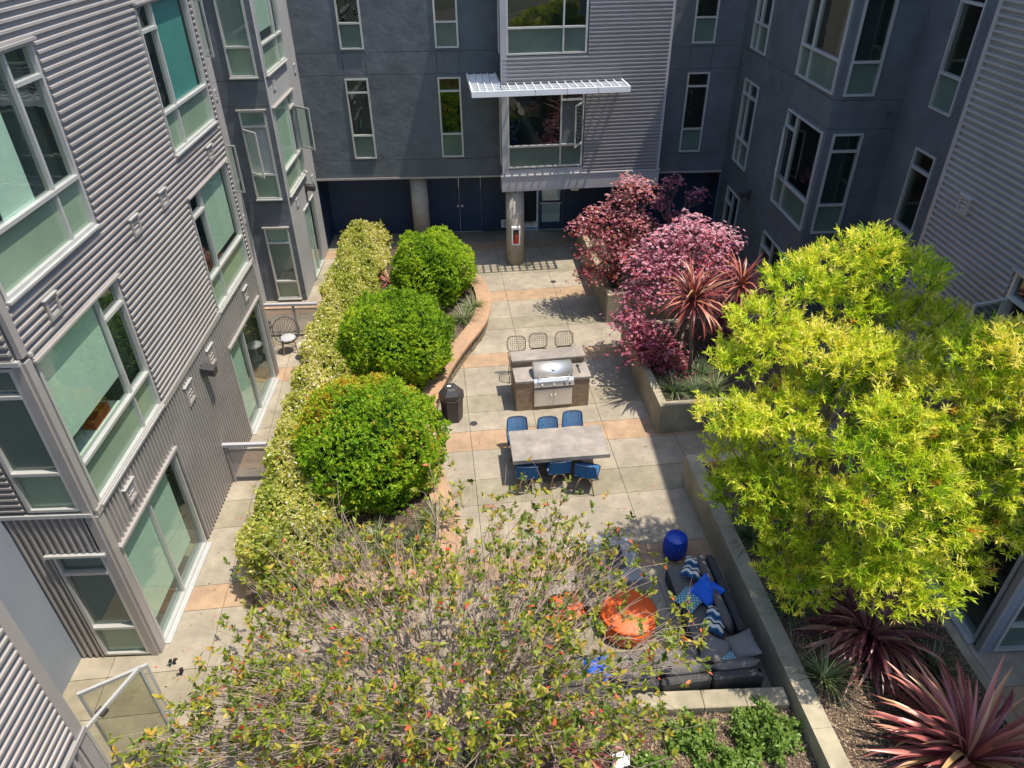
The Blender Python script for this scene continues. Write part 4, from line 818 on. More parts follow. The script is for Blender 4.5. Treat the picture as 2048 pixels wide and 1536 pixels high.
def rosettes(C, Ax, k, L, Wd, spread=0.8, jit=0.25, back=0.0, upbias=0.6, curl=0.06):
    """k leaves round each shoot tip C with axis Ax"""
    n = len(C); Ax = unit(Ax); Pn = np.repeat(C, k, 0); A = np.repeat(Ax, k, 0)
    d = unit(A*(1.0-spread*RNG.uniform(0.3, 1.0, (n*k, 1)))+rnd_dirs(n*k)*spread)
    Pn = Pn-A*(RNG.uniform(0, 1, (n*k, 1))*back)
    Ls = L*RNG.uniform(1-jit, 1+jit, n*k); Ws = Wd*RNG.uniform(1-jit, 1+jit, n*k)
    V, F = leaves(Pn, d, Ls, Ws, curl, upbias); return V, F, np.repeat(np.arange(n), k)
def tubes(P0, P1, r0, r1, n=5):
    P0, P1 = np.asarray(P0, float), np.asarray(P1, float); m = len(P0); t = unit(P1-P0); ref = np.where(np.abs(t[:, 2:3]) > 0.9, np.array([[1.0, 0, 0]]), np.array([[0, 0, 1.0]]))
    a = unit(np.cross(t, ref)); b = np.cross(t, a); th = np.arange(n)*2*np.pi/n
    ring = a[:, None, :]*np.cos(th)[None, :, None]+b[:, None, :]*np.sin(th)[None, :, None]
    r0 = np.broadcast_to(r0, (m,)); r1 = np.broadcast_to(r1, (m,))
    V = np.concatenate([P0[:, None]+ring*r0[:, None, None], P1[:, None]+ring*r1[:, None, None]], 1).reshape(-1, 3)
    base = (np.arange(m)*2*n)[:, None]; j = np.arange(n); j2 = (j+1) % n
    F = np.stack([base+j, base+j2, base+n+j2, base+n+j], -1).reshape(-1, 4); return V, F
def kmeans(X, k, it=6):
    k = min(k, len(X)); c = X[RNG.choice(len(X), k, replace=False)]
    for _ in range(it):
        lab = np.argmin(((X[:, None]-c[None])**2).sum(-1), 1)
        c = np.array([X[lab == i].mean(0) if (lab == i).any() else c[i] for i in range(k)])
    return c, np.argmin(((X[:, None]-c[None])**2).sum(-1), 1)
def skeleton(base, fork, tips, ks, rs, pull=0.35, wig=0.12, sides=5, sub=3, lift=0.0):
    """branches from base through fork to clusters of tips; returns tube geometry and the direction at each tip"""
    levels = [tips]; labs = []
    for k in ks:
        c, lab = kmeans(levels[-1], k); levels.append(c); labs.append(lab)
    fork = np.asarray(fork, float); L = len(levels)
    # pull inner levels towards the fork
    for i in range(1, L):
        f = pull*i/(L-1)+0.12; levels[i] = levels[i]*(1-f)+fork*f; levels[i][:, 2] -= lift*i
    S0, S1, R0, R1 = [], [], [], []
    def run(A, B, ra, rb):
        n = len(A); prev = A; Lg = np.linalg.norm(B-A, axis=1, keepdims=True)
        bend = RNG.normal(size=(n, 3))*wig*Lg*0.5
        for s in range(1, sub+1):
            t = s/sub; p = A*(1-t)+B*t+bend*math.sin(math.pi*t)+RNG.normal(size=(n, 3))*0.03*wig*Lg*(0 if s == sub else 1)
            S0.append(prev); S1.append(p); R0.append(np.full(n, ra+(rb-ra)*(s-1)/sub)); R1.append(np.full(n, ra+(rb-ra)*s/sub)); prev = p
    b = np.asarray(base, float)[None]; run(b, fork[None], rs[-1]*1.25, rs[-1])
    run(np.repeat(fork[None], len(levels[-1]), 0), levels[-1], rs[-1]*0.8, rs[-2])
    for i in range(L-2, -1, -1): run(levels[i+1][labs[i]], levels[i], rs[i+1]*0.8 if i+1 < len(rs) else rs[-1], rs[i])
    V, F = tubes(np.concatenate(S0), np.concatenate(S1), np.concatenate(R0), np.concatenate(R1), sides)
    par = levels[1][labs[0]]; return V, F, unit(tips-par), par
m_bark = M_('grey_brown_bark', (0.19, 0.14, 0.11), 0.9, 0, 0.25, 12, 0.4, 60); m_twig = M_('pale_twig', (0.36, 0.27, 0.215), 0.85, 0, 0.25, 8)
def plant(name, base, label, cat, group=None, parts=()):
    e = empty(name, base); tag(e, label, cat, group)
    for nm, me, stuff in parts:
        o = link(nm, me, e, True)
        if stuff: tag(o, kind='stuff')
    return e
def merge(*vf):
    Vs, Fs, n = [], [], 0
    for V, F in vf: Vs.append(V); Fs.append(F+n); n += len(V)
    return np.concatenate(Vs), np.concatenate(Fs)
# ---- clipped ball shrubs
m_inner = M_('inner_leaf_shade', (0.022, 0.05, 0.010), 1.0, 0, 0.3, 14, 0.8, 30, spec=0.0)
GREEN = leafmat('ball_shrub_leaf', [(0.0, (0.030, 0.085, 0.008)), (0.4, (0.23, 0.42, 0.022)), (0.75, (0.44, 0.56, 0.04)), (1.0, (0.56, 0.62, 0.07))], 0.48)
GREENR = leafmat('ball_shrub_leaf_bronze', [(0.0, (0.030, 0.085, 0.008)), (0.36, (0.22, 0.42, 0.022)), (0.68, (0.42, 0.55, 0.04)), (0.84, (0.52, 0.50, 0.05)), (1.0, (0.60, 0.34, 0.06))], 0.48)
def ball(c, r, label, mat, n=5200, bronze=None, L=0.062, zb=0.42):
    c = np.array(c, float); r = np.array(r, float); d = rnd_dirs(n); d = d[d[:, 2] > -0.78]; n = len(d)
    # lumpy outline: sum of a few directional waves
    wv = rnd_dirs(14); lump = sum(np.sin(d @ wv[i]*(4+i)+i)*0.022 for i in range(14))
    dep = np.where(RNG.random(n) < 0.75, RNG.uniform(-0.02, 0.035, n), RNG.uniform(-0.16, 0, n)); dep = np.where(RNG.random(n) < 0.07, RNG.uniform(0.03, 0.085, n), dep); pt = sum(np.sin(d @ rnd_dirs(1)[0]*(3+2*i)+i) for i in range(6))*0.055
    P = c+d*r*(1+lump+dep)[:, None]
    kp = P[:, 2] > zb; P = P[kp]; pt = pt[kp]; d = unit((P-c)/r/r); n = len(P)
    V, F, idx = rosettes(P, d+np.array([0, 0, 0.55]), 11, L, 0.026, 0.75, 0.3, 0.05)
    sh = np.clip(0.46+0.17*RNG.normal(size=n)+pt, 0.02, 0.98)
    if bronze is not None: sh = np.clip(sh+np.clip((P-c) @ np.array(bronze), 0, 1)*0.5*(RNG.random(n) < 0.75), 0, 1)
    tint = np.clip(sh[idx]+RNG.normal(size=len(idx))*0.10, 0, 1)
    me = npmesh('foliage', V, F, mat, tint)
    # inner twig cage, solid core coloured dark as the bush's inner shade
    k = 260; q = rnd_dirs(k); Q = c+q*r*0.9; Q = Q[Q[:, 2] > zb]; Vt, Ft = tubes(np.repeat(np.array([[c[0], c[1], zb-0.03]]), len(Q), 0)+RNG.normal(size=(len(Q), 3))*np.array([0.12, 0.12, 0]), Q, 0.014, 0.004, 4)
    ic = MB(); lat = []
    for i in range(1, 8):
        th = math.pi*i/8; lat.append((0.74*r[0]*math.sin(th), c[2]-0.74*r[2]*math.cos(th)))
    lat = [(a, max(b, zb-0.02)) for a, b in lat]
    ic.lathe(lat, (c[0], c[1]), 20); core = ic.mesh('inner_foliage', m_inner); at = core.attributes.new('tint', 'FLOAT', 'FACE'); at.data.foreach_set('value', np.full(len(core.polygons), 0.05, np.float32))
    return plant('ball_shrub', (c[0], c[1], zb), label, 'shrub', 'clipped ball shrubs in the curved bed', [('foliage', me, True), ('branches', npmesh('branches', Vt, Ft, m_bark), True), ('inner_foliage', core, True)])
ball((-2.62, 11.60, 1.42), (1.45, 1.45, 1.30), 'largest ball shrub, nearest, with bronze tips at its upper left', GREENR, 8600, (-0.45, 0.55, 0.25))
ball((-2.47, 15.62, 1.40), (1.36, 1.32, 1.24), 'green ball shrub in the middle of the row of three', GREEN, 7200)
ball((-1.82, 19.95, 1.32), (1.22, 1.2, 1.12), 'smallest ball shrub, farthest, before the concrete columns', GREEN, 5800)
# ---- flowering hedge
HM = leafmat('jasmine_leaf', [(0.0, (0.045, 0.085, 0.018)), (0.25, (0.27, 0.35, 0.04)), (0.5, (0.54, 0.53, 0.12)), (0.72, (0.68, 0.58, 0.26)), (0.84, (0.50, 0.28, 0.13)), (0.88, (0.74, 0.68, 0.50)), (1.0, (0.86, 0.84, 0.74))], 0.42)
n = 21000; hx0, hx1, hy0, hy1, hz = -5.02, -3.55, 8.75, 23.6, 1.32
u = RNG.random(n); yy = hy0+(hy1-hy0)*RNG.random(n)
sec = u*2.95                                         # section: left side 0..1, top 1..2.2, right side
X = np.where(sec < 0.95, hx0, np.where(sec < 2.0, hx0+(sec-0.95)/1.05*(hx1-hx0), hx1)); Z = np.where(sec < 0.95, 0.05+sec/0.95*(hz-0.05), np.where(sec < 2.0, hz, hz-(sec-2.0)*0.95))
mid = (hx0+hx1)/2; sk = 0.22*np.sin(yy*0.9)*0.3
rx = (X-mid)/((hx1-hx0)/2); rz = Z/hz; top = np.clip((rz-0.75)/0.25, 0, 1); X = mid+(X-mid)*(1-0.16*top**2)+0.05*np.sin(yy*2.3+Z*3)+0.035*np.sin(yy*5.1); Z = Z+0.06*np.sin(yy*1.7+rx)+0.05*np.sin(yy*4.3-rx*2)-0.14*np.abs(rx)**3*top
endr = np.clip((yy-hy0)/0.5, 0.0, 1); X = mid+(X-mid)*(0.6+0.4*np.sqrt(endr)); Z = Z*(0.9+0.1*np.sqrt(endr))
ne = 1300; ex = RNG.uniform(hx0+0.15, hx1-0.15, ne); ez = RNG.uniform(0.06, hz-0.05, ne)
P = np.concatenate([np.stack([X, yy, Z], 1), np.stack([ex, np.full(ne, hy0)+0.12*RNG.random(ne)+0.2*np.abs((ex-mid)/0.7)**2, ez], 1), np.stack([ex, np.full(ne, hy1), ez*1.12], 1)])
P += RNG.normal(size=P.shape)*0.05; P[:, 0] += 0.07*np.sin(P[:, 1]*3.7+P[:, 2]*5)*np.sin(P[:, 1]*1.9); P[:, 2] += 0.06*np.sin(P[:, 1]*6.1+P[:, 0]*5); P[:, 2] = np.maximum(P[:, 2], 0.04); P[:, 0] = mid+(P[:, 0]-mid)*0.95+0.03*np.clip(19.0-P[:, 1], 0, 12)
ax = np.concatenate([np.stack([rx*(1-top*0.7), np.zeros(n), 0.3+top], 1), np.tile([0, -1.0, 0.4], (ne, 1)), np.tile([0, 1.0, 0.4], (ne, 1))])
V, F, idx = rosettes(P, ax, 7, 0.068, 0.034, 0.95, 0.45, 0.06, 0.9)
patch = 0.5+0.5*np.sin(P[:, 1]*1.3+P[:, 0]*4)*np.sin(P[:, 1]*0.7+1.0+P[:, 0]*2.2)
tint = np.clip((0.30+0.24*patch)[idx]+RNG.normal(size=len(idx))*0.15, 0, 0.85); fl = RNG.random(len(idx)) < (0.03+0.14*patch[idx]**2); tint[fl] = RNG.uniform(0.9, 1.0, fl.sum())
core = MB(); core.prism([(hx0+0.52, hy0+0.3), (hx1+0.08, hy0+0.3), (hx1-0.2, 19.0), (hx1-0.2, hy1-0.15), (hx0+0.2, hy1-0.15), (hx0+0.2, 19.0)], 0.0, hz-0.2); cme = core.mesh('inner_foliage', m_inner); at = cme.attributes.new('tint', 'FLOAT', 'FACE'); at.data.foreach_set('value', np.full(len(cme.polygons), 0.04, np.float32))  # core coloured dark, standing for shade inside the hedge
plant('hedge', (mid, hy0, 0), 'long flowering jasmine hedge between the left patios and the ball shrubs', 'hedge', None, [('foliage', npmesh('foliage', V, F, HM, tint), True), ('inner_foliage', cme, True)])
# ---- trees with narrow yellow green leaves
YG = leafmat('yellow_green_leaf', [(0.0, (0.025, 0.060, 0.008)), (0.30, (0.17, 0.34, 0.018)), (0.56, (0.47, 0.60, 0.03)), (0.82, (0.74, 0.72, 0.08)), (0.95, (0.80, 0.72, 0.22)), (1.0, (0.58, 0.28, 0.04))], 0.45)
def ytree(base, lobes, label, seed, per=720, k=19):
    global RNG
    RNG = np.random.default_rng(seed); base = np.array(base, float); C, A, T, tipsb = [], [], [], []
    cen = np.mean([l[:3] for l in lobes], 0)
    for (x, y, z, r) in lobes:
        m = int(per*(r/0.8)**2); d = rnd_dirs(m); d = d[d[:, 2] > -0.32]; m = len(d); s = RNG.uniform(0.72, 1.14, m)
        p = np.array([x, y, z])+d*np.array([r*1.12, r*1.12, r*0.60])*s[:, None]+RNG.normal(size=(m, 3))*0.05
        C.append(p); A.append(d+np.array([0, 0, 0.75])+0.25*unit(np.array([[x, y, z]])-cen)); T.append(np.clip(0.47+0.30*(s-0.72)/0.42+RNG.normal()*0.09+RNG.normal(size=m)*0.13, 0, 0.93)); tipsb.append(p[RNG.choice(m, max(1, m//40), replace=False)])  # tint by depth: yellow new growth outside, inner shade put in colour
    C = np.concatenate(C); A = np.concatenate(A); T = np.concatenate(T); tb = np.concatenate(tipsb)
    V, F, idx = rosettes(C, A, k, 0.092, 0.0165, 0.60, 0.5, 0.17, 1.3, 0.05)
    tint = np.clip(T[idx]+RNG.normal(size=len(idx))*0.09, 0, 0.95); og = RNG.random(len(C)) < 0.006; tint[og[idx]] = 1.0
    Vb, Fb, _, _ = skeleton(base, base+np.array([0, 0, 1.1]), tb, [max(8, len(tb)//5), 9], [0.006, 0.02, 0.045, 0.085], 0.45, 0.15, 5, 2)
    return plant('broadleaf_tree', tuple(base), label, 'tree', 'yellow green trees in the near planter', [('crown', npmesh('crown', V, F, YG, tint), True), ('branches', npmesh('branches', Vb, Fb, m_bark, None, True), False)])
def at(px, py, Y):
    d = cF+cR*(px-1024)/CF-cU*(py-768)/CF; t = Y/d[1]; return np.array([0, 0, CH])+d*t
def lob(lst, rmin, rmax, seed, kd=1.0):
    r = random.Random(seed); return [(*at(px, py, Y*kd), r.uniform(rmin, rmax)) for px, py, Y in lst]
L1 = [(1745, 490, 11.0), (1665, 535, 11.0), (1815, 540, 11.1), (1590, 565, 10.8), (1705, 600, 10.6), (1785, 625, 10.6), (1865, 640, 10.8), (1535, 640, 10.3), (1485, 715, 10.0), (1560, 690, 9.9), (1640, 690, 9.9), (1730, 700, 9.7), (1820, 720, 9.9), (1500, 850, 9.1), (1475, 910, 9.2), (1565, 820, 9.1), (1600, 880, 8.8), (1490, 985, 9.0), (1540, 960, 8.7), (1790, 830, 9.0), (1850, 880, 8.8), (1745, 900, 8.7), (1820, 950, 8.4), (1640, 985, 8.4), (1720, 1000, 8.2), (1560, 1040, 8.4), (1780, 1050, 8.0), (1880, 1040, 8.1), (1570, 1125, 8.1), (1610, 1165, 7.9), (1650, 1100, 7.9), (1720, 1120, 7.7), (1800, 1120, 7.6), (1850, 1165, 7.5), (1775, 1175, 7.5), (1920, 1120, 7.9), (1690, 770, 10.4), (1770, 790, 10.6), (1620, 770, 10.3), (1460, 830, 8.9), (1890, 800, 9.3), (1925, 720, 9.9), (1930, 880, 9.0), (1900, 960, 8.7)]
L2 = [(1985, 700, 9.6), (2045, 690, 9.4), (1965, 780, 9.3), (2030, 780, 9.2), (1995, 865, 9.0), (2050, 880, 8.9), (1965, 950, 8.8), (2035, 975, 8.7), (1995, 1050, 8.5), (2050, 1070, 8.4), (2090, 780, 9.2), (2090, 960, 8.8)]
L3 = [(1885, 600, 11.9), (1930, 640, 11.7), (1900, 680, 11.6), (1960, 620, 11.9), (1985, 660, 11.5)]
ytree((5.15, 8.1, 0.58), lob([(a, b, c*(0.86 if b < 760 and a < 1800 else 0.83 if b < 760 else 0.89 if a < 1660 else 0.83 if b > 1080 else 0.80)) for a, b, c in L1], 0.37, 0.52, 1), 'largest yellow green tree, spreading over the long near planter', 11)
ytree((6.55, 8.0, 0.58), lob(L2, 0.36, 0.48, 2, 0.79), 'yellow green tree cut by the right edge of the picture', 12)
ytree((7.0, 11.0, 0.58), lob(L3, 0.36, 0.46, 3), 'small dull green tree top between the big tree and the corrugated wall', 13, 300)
# ---- Japanese maples
def maplemat(name, cols): return leafmat(name, cols, 0.3, 0.38, 0.55)
MP = maplemat('maple_leaf_mauve', [(0.0, (0.08, 0.010, 0.018)), (0.30, (0.25, 0.03, 0.07)), (0.54, (0.46, 0.15, 0.24)), (0.8, (0.60, 0.37, 0.46)), (1.0, (0.62, 0.08, 0.08))])
MR = maplemat('maple_leaf_red', [(0.0, (0.060, 0.010, 0.010)), (0.35, (0.26, 0.042, 0.05)), (0.58, (0.46, 0.155, 0.20)), (0.80, (0.60, 0.37, 0.41)), (0.9, (0.24, 0.13, 0.04)), (1.0, (0.50, 0.06, 0.05))])
def maple(base, lobes, label, mat, seed, per=90, rough=0.1):
    global RNG
    RNG = np.random.default_rng(seed); C, T, tb, O = [], [], [], []
    for (x, y, z, r) in lobes:
        m = int(per*(r/0.6)**2*4); q = rnd_dirs(m); rad = RNG.random(m)**0.5
        p = np.array([x, y, z])+q*np.array([r*1.15, r*1.15, r*0.5])*(rad*np.where(RNG.random(m) < 0.15, RNG.uniform(1.0, 1.45, m), 1.0))[:, None]; p[:, 2] -= 0.25*((p[:, 0]-x)**2+(p[:, 1]-y)**2)/max(r, 0.1)
        C.append(p); O.append(q); T.append(np.clip(0.42+0.22*q[:, 2]*rad+0.12*(z-2.2)+RNG.normal(size=m)*0.10, 0, 0.86)); tb.append(p[RNG.choice(m, min(m, 9), replace=False)])  # lobe tops tinted paler, sun sheen put into the leaf colour
    C = np.concatenate(C); T = np.concatenate(T); O = np.concatenate(O); tb = np.concatenate(tb); n = len(C); k = 5
    # palmate leaves: five narrow fingers fanned in a tilted plane
    nrm = unit(rnd_dirs(n)*0.55+np.array([0, 0, 1.0])+O*0.4); a = unit(np.cross(nrm, rnd_dirs(n))); b = np.cross(nrm, a)
    Ps, Ds, Ls = [], [], []
    for j in range(k):
        t = math.radians(-80+40*j); Ds.append(a*math.cos(t)+b*math.sin(t)-nrm*0.15); Ps.append(C); Ls.append(np.full(n, (0.055, 0.075, 0.088, 0.075, 0.055)[j]))
    Ps, Ds, Ls = np.concatenate(Ps), np.concatenate(Ds), np.concatenate(Ls)
    V, F = leaves(Ps, Ds, Ls*RNG.uniform(0.85, 1.25, n*k), 0.024, 0.0, 2.0)
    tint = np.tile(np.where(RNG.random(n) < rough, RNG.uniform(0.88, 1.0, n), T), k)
    base = np.array(base, float); Vb, Fb, _, _ = skeleton(base, base+np.array([0.05, 0.05, 0.7]), tb, [max(10, len(tb)//4), 6], [0.005, 0.015, 0.04, 0.07], 0.4, 0.2, 5, 2)
    return plant('maple_tree', tuple(base), label, 'tree', None, [('crown', npmesh('crown', V, F, mat, tint), True), ('branches', npmesh('branches', Vb, Fb, m_bark, None, True), False)])
A1 = [(1262, 360, 19.9), (1240, 395, 19.8), (1290, 375, 19.9), (1200, 420, 19.7), (1250, 430, 19.6), (1170, 448, 19.6), (1215, 462, 19.5), (1280, 440, 19.7), (1185, 500, 19.4), (1240, 500, 19.3), (1180, 540, 19.3), (1265, 480, 19.5), (1225, 535, 19.3)]
A2 = [(1385, 450, 16.7), (1335, 478, 16.7), (1435, 470, 16.8), (1295, 520, 16.5), (1355, 515, 16.4), (1420, 520, 16.5), (1480, 540, 16.6), (1275, 580, 16.3), (1330, 575, 16.1), (1400, 580, 16.1), (1465, 590, 16.3), (1500, 570, 16.5), (1262, 635, 15.9), (1300, 660, 15.6), (1280, 690, 15.3), (1330, 700, 15.3), (1355, 735, 15.0), (1450, 640, 15.9), (1470, 680, 15.7)]
A3 = [(1345, 360, 22.4), (1320, 400, 22.3), (1395, 385, 22.4), (1350, 430, 22.2), (1390, 440, 22.2)]
maple((3.85, 19.7, 0.78), lob(A1, 0.44, 0.6, 4), 'smaller reddish Japanese maple in the far planter beside the column', MR, 21, 85, 0.14)
maple((4.95, 16.1, 0.70), lob(A2, 0.5, 0.68, 5), 'larger mauve Japanese maple behind the red cordyline', MP, 22, 90, 0.10)
maple((5.9, 22.2, 0.78), lob(A3, 0.34, 0.46, 6), 'dark maple in the shade under the far wing', MP, 23, 60)
# ---- sword leaved plants, every leaf a piece
def strapmat(name, cols, rough=0.42, spec=0.5):
    m, nt, b = newmat(name); N = nt.nodes; L = nt.links; oi = N.new('ShaderNodeObjectInfo'); r = N.new('ShaderNodeValToRGB'); e = r.color_ramp.elements
    while len(e) < len(cols): e.new(0.5)
    for i, (p, c) in enumerate(cols): e[i].position = p; e[i].color = (*c, 1)
    tc = N.new('ShaderNodeTexCoord'); no = N.new('ShaderNodeTexNoise'); no.inputs['Scale'].default_value = 3; mp = N.new('ShaderNodeMapping'); mp.inputs['Scale'].default_value = (1.5, 30, 1); L.new(tc.outputs['Object'], mp.inputs[0]); L.new(mp.outputs[0], no.inputs['Vector'])
    ad = N.new('ShaderNodeMath'); ad.operation = 'MULTIPLY_ADD'; ad.inputs[1].default_value = 0.35; L.new(no.outputs[0], ad.inputs[0]); sb = N.new('ShaderNodeMath'); sb.operation = 'SUBTRACT'; sb.inputs[1].default_value = 0.17; L.new(oi.outputs['Random'], sb.inputs[0]); L.new(sb.outputs[0], ad.inputs[2])
    L.new(ad.outputs[0], r.inputs[0]); L.new(r.outputs[0], b.inputs['Base Color']); sets(b, Roughness=rough); b.inputs['Specular IOR Level'].default_value = spec; return m
def strapmesh(mat, width, arch, seg=7):
    """leaf along +x, length 1, arching down by arch; V-shaped section"""
    vs = []; fs = []; x = z = 0.0
    for i in range(seg+1):
        t = i/seg; w = width*(0.55+1.5*t*(1-t)) if t < 0.5 else width*(0.93*(1-((t-0.5)/0.5)**1.6))
        ang = -arch*t*t*1.6
        if i: x += math.cos(ang)/seg; z += math.sin(ang)/seg
        vs += [(x, -w/2, z+w*0.18), (x, 0, z), (x, w/2, z+w*0.18)]
        if i: k = 3*i; fs += [(k-3, k-2, k+1, k), (k-2, k-1, k+2, k+1)]
    me = bpy.data.meshes.new('leaf'); me.from_pydata(vs, [], fs); me.materials.append(mat); me.polygons.foreach_set('use_smooth', [True]*len(fs)); me.update(); return me
def straps(parent, c, meshes, n, L0, L1, tilt0, tilt1, seed, rad=0.05, z0=0.0, bias=None):
    r = random.Random(seed)
    for i in range(n):
        az = i*2.39996+r.uniform(-0.3, 0.3)
        if bias is not None and r.random() < 0.45: az = bias+r.uniform(-1.0, 1.0)
        f = i/n; tl = tilt1+(tilt0-tilt1)*f+r.uniform(-0.12, 0.12); L = r.uniform(L0, L1)
        M = Matrix.Translation((c[0]+rad*math.cos(az), c[1]+rad*math.sin(az), c[2]+z0*f)) @ Matrix.Rotation(az, 4, 'Z') @ Matrix.Rotation(-tl, 4, 'Y') @ Matrix.Rotation(r.uniform(-0.5, 0.5), 4, 'X') @ Matrix.Scale(L, 4)
        o = bpy.data.objects.new('leaf', meshes[r.randrange(len(meshes))]); COL.objects.link(o); o.parent = parent
        o.matrix_parent_inverse = Matrix.Translation(parent.location).inverted(); o.matrix_basis = M
m_cordy = strapmat('cordyline_red', [(0.0, (0.10, 0.015, 0.018)), (0.4, (0.27, 0.055, 0.045)), (0.75, (0.42, 0.15, 0.10)), (1.0, (0.36, 0.24, 0.12))])
m_phor = strapmat('flax_pink', [(0.0, (0.13, 0.022, 0.030)), (0.4, (0.30, 0.085, 0.075)), (0.75, (0.46, 0.19, 0.14)), (1.0, (0.42, 0.27, 0.11))], 0.35)
m_phord = strapmat('flax_maroon', [(0.0, (0.07, 0.015, 0.022)), (0.5, (0.19, 0.055, 0.06)), (1.0, (0.32, 0.18, 0.12))], 0.35)
cm = [strapmesh(m_cordy, 0.052, a) for a in (0.25, 0.55, 0.9)]; pm = [strapmesh(m_phor, 0.058, a) for a in (0.3, 0.6, 0.95)]; pd = [strapmesh(m_phord, 0.058, a) for a in (0.4, 0.75, 1.1)]
def cordyline(base, head, label, n, seed, L=0.85):
    e = empty('cordyline', tuple(base)); tag(e, label, 'plant'); b, h = Vector(base), Vector(head)
    MB().tube([b, b.lerp(h, 0.33)+Vector((0.03, 0, 0)), b.lerp(h, 0.7)+Vector((-0.02, 0.01, 0)), h], [0.055, 0.045, 0.04, 0.045], 8).build('trunk', m_bark, e, True)
    straps(e, head, cm, n, L*0.8, L*1.15, 1.35, -0.75, seed, 0.03, 0.12)
cordyline((4.88, 14.75, 0.70), (4.68, 14.66, 2.85), 'tall red cordyline in the middle planter, full round head on a bare trunk', 160, 1, 0.98)
cordyline((6.15, 15.6, 0.70), (6.08, 15.5, 2.75), 'red cordyline right of the taller one, half behind the yellow tree', 100, 2, 0.85)
def flax(base, meshes, n, L0, L1, label, seed, t0=1.35, t1=0.15, bias=None):
    e = empty('flax_plant', tuple(base)); tag(e, label, 'plant'); straps(e, base, meshes, n, L0, L1, t0, t1, seed, 0.06, 0.0, bias); return e
flax((6.55, 5.10, 0.58), pm, 150, 1.05, 1.65, 'large pink flax plant in the lower right corner, in sun', 5, 1.25, 0.2, 2.7)
flax((6.05, 7.15, 0.58), pd, 130, 1.0, 1.5, 'dark maroon flax plant in shade under the yellow tree', 6, 1.2, 0.1, 3.9)
flax((-3.15, 20.8, 0.40), pm, 46, 0.45, 0.8, 'pink flax plant between the hedge and the two farther ball shrubs', 7, 1.35, 0.3)
flax((-2.6, 22.1, 0.40), pm, 34, 0.8, 1.15, 'pink flax plant rising behind the farthest ball shrub', 8, 1.45, 0.5)
flax((1.10, 5.55, 0.38), pm, 60, 0.5, 0.85, 'pink leaved plant under the near branches behind the sofa', 9, 1.3, 0.2)
# ---- variegated strap grasses
GV = leafmat('striped_grass', [(0.0, (0.03, 0.06, 0.02)), (0.4, (0.09, 0.14, 0.045)), (0.7, (0.24, 0.28, 0.13)), (1.0, (0.50, 0.47, 0.33))], 0.3)
GB = leafmat('grey_grass', [(0.0, (0.03, 0.06, 0.025)), (0.5, (0.09, 0.145, 0.06)), (1.0, (0.28, 0.34, 0.20))], 0.3)
def grass(base, n, L, label, mat, seed, w=0.016):
    global RNG
    RNG = np.random.default_rng(seed); az = RNG.uniform(0, 2*np.pi, n); tl = RNG.uniform(0.35, 1.35, n); Ls = L*RNG.uniform(0.6, 1.15, n); sg = 5; V = []; ca, sa = np.cos(az), np.sin(az)
    p = np.array(base, float)+np.stack([ca, sa, np.zeros(n)], 1)*RNG.uniform(0, 0.09, (n, 1)); side = np.stack([-sa, ca, np.zeros(n)], 1); rows_ = []
    for i in range(sg+1):
        t = i/sg; ww = w*(1-t**2.2)+0.001; rows_.append(np.stack([p-side*ww/2, p+side*ww/2], 1)); a = tl-1.5*t*(0.6+0.4*np.sin(az*3)); p = p+np.stack([ca*np.cos(a), sa*np.cos(a), np.sin(a)], 1)*(Ls/sg)[:, None]; p[:, 2] = np.maximum(p[:, 2], base[2]+0.01)
    R = np.stack(rows_, 1); V = R.reshape(-1, 3); b0 = (np.arange(n)*(sg+1)*2)[:, None, None]; i = np.arange(sg)[None, :, None]*2
    F = (b0+i+np.array([0, 1, 3, 2])[None, None]).reshape(-1, 4); tint = np.repeat(np.clip(RNG.normal(size=n)*0.25+0.5, 0, 1), sg)
    plant('strap_grass', tuple(base), label, 'plant', 'strap leaved grasses', [('blades', npmesh('blades', V, F, mat, tint), True)])
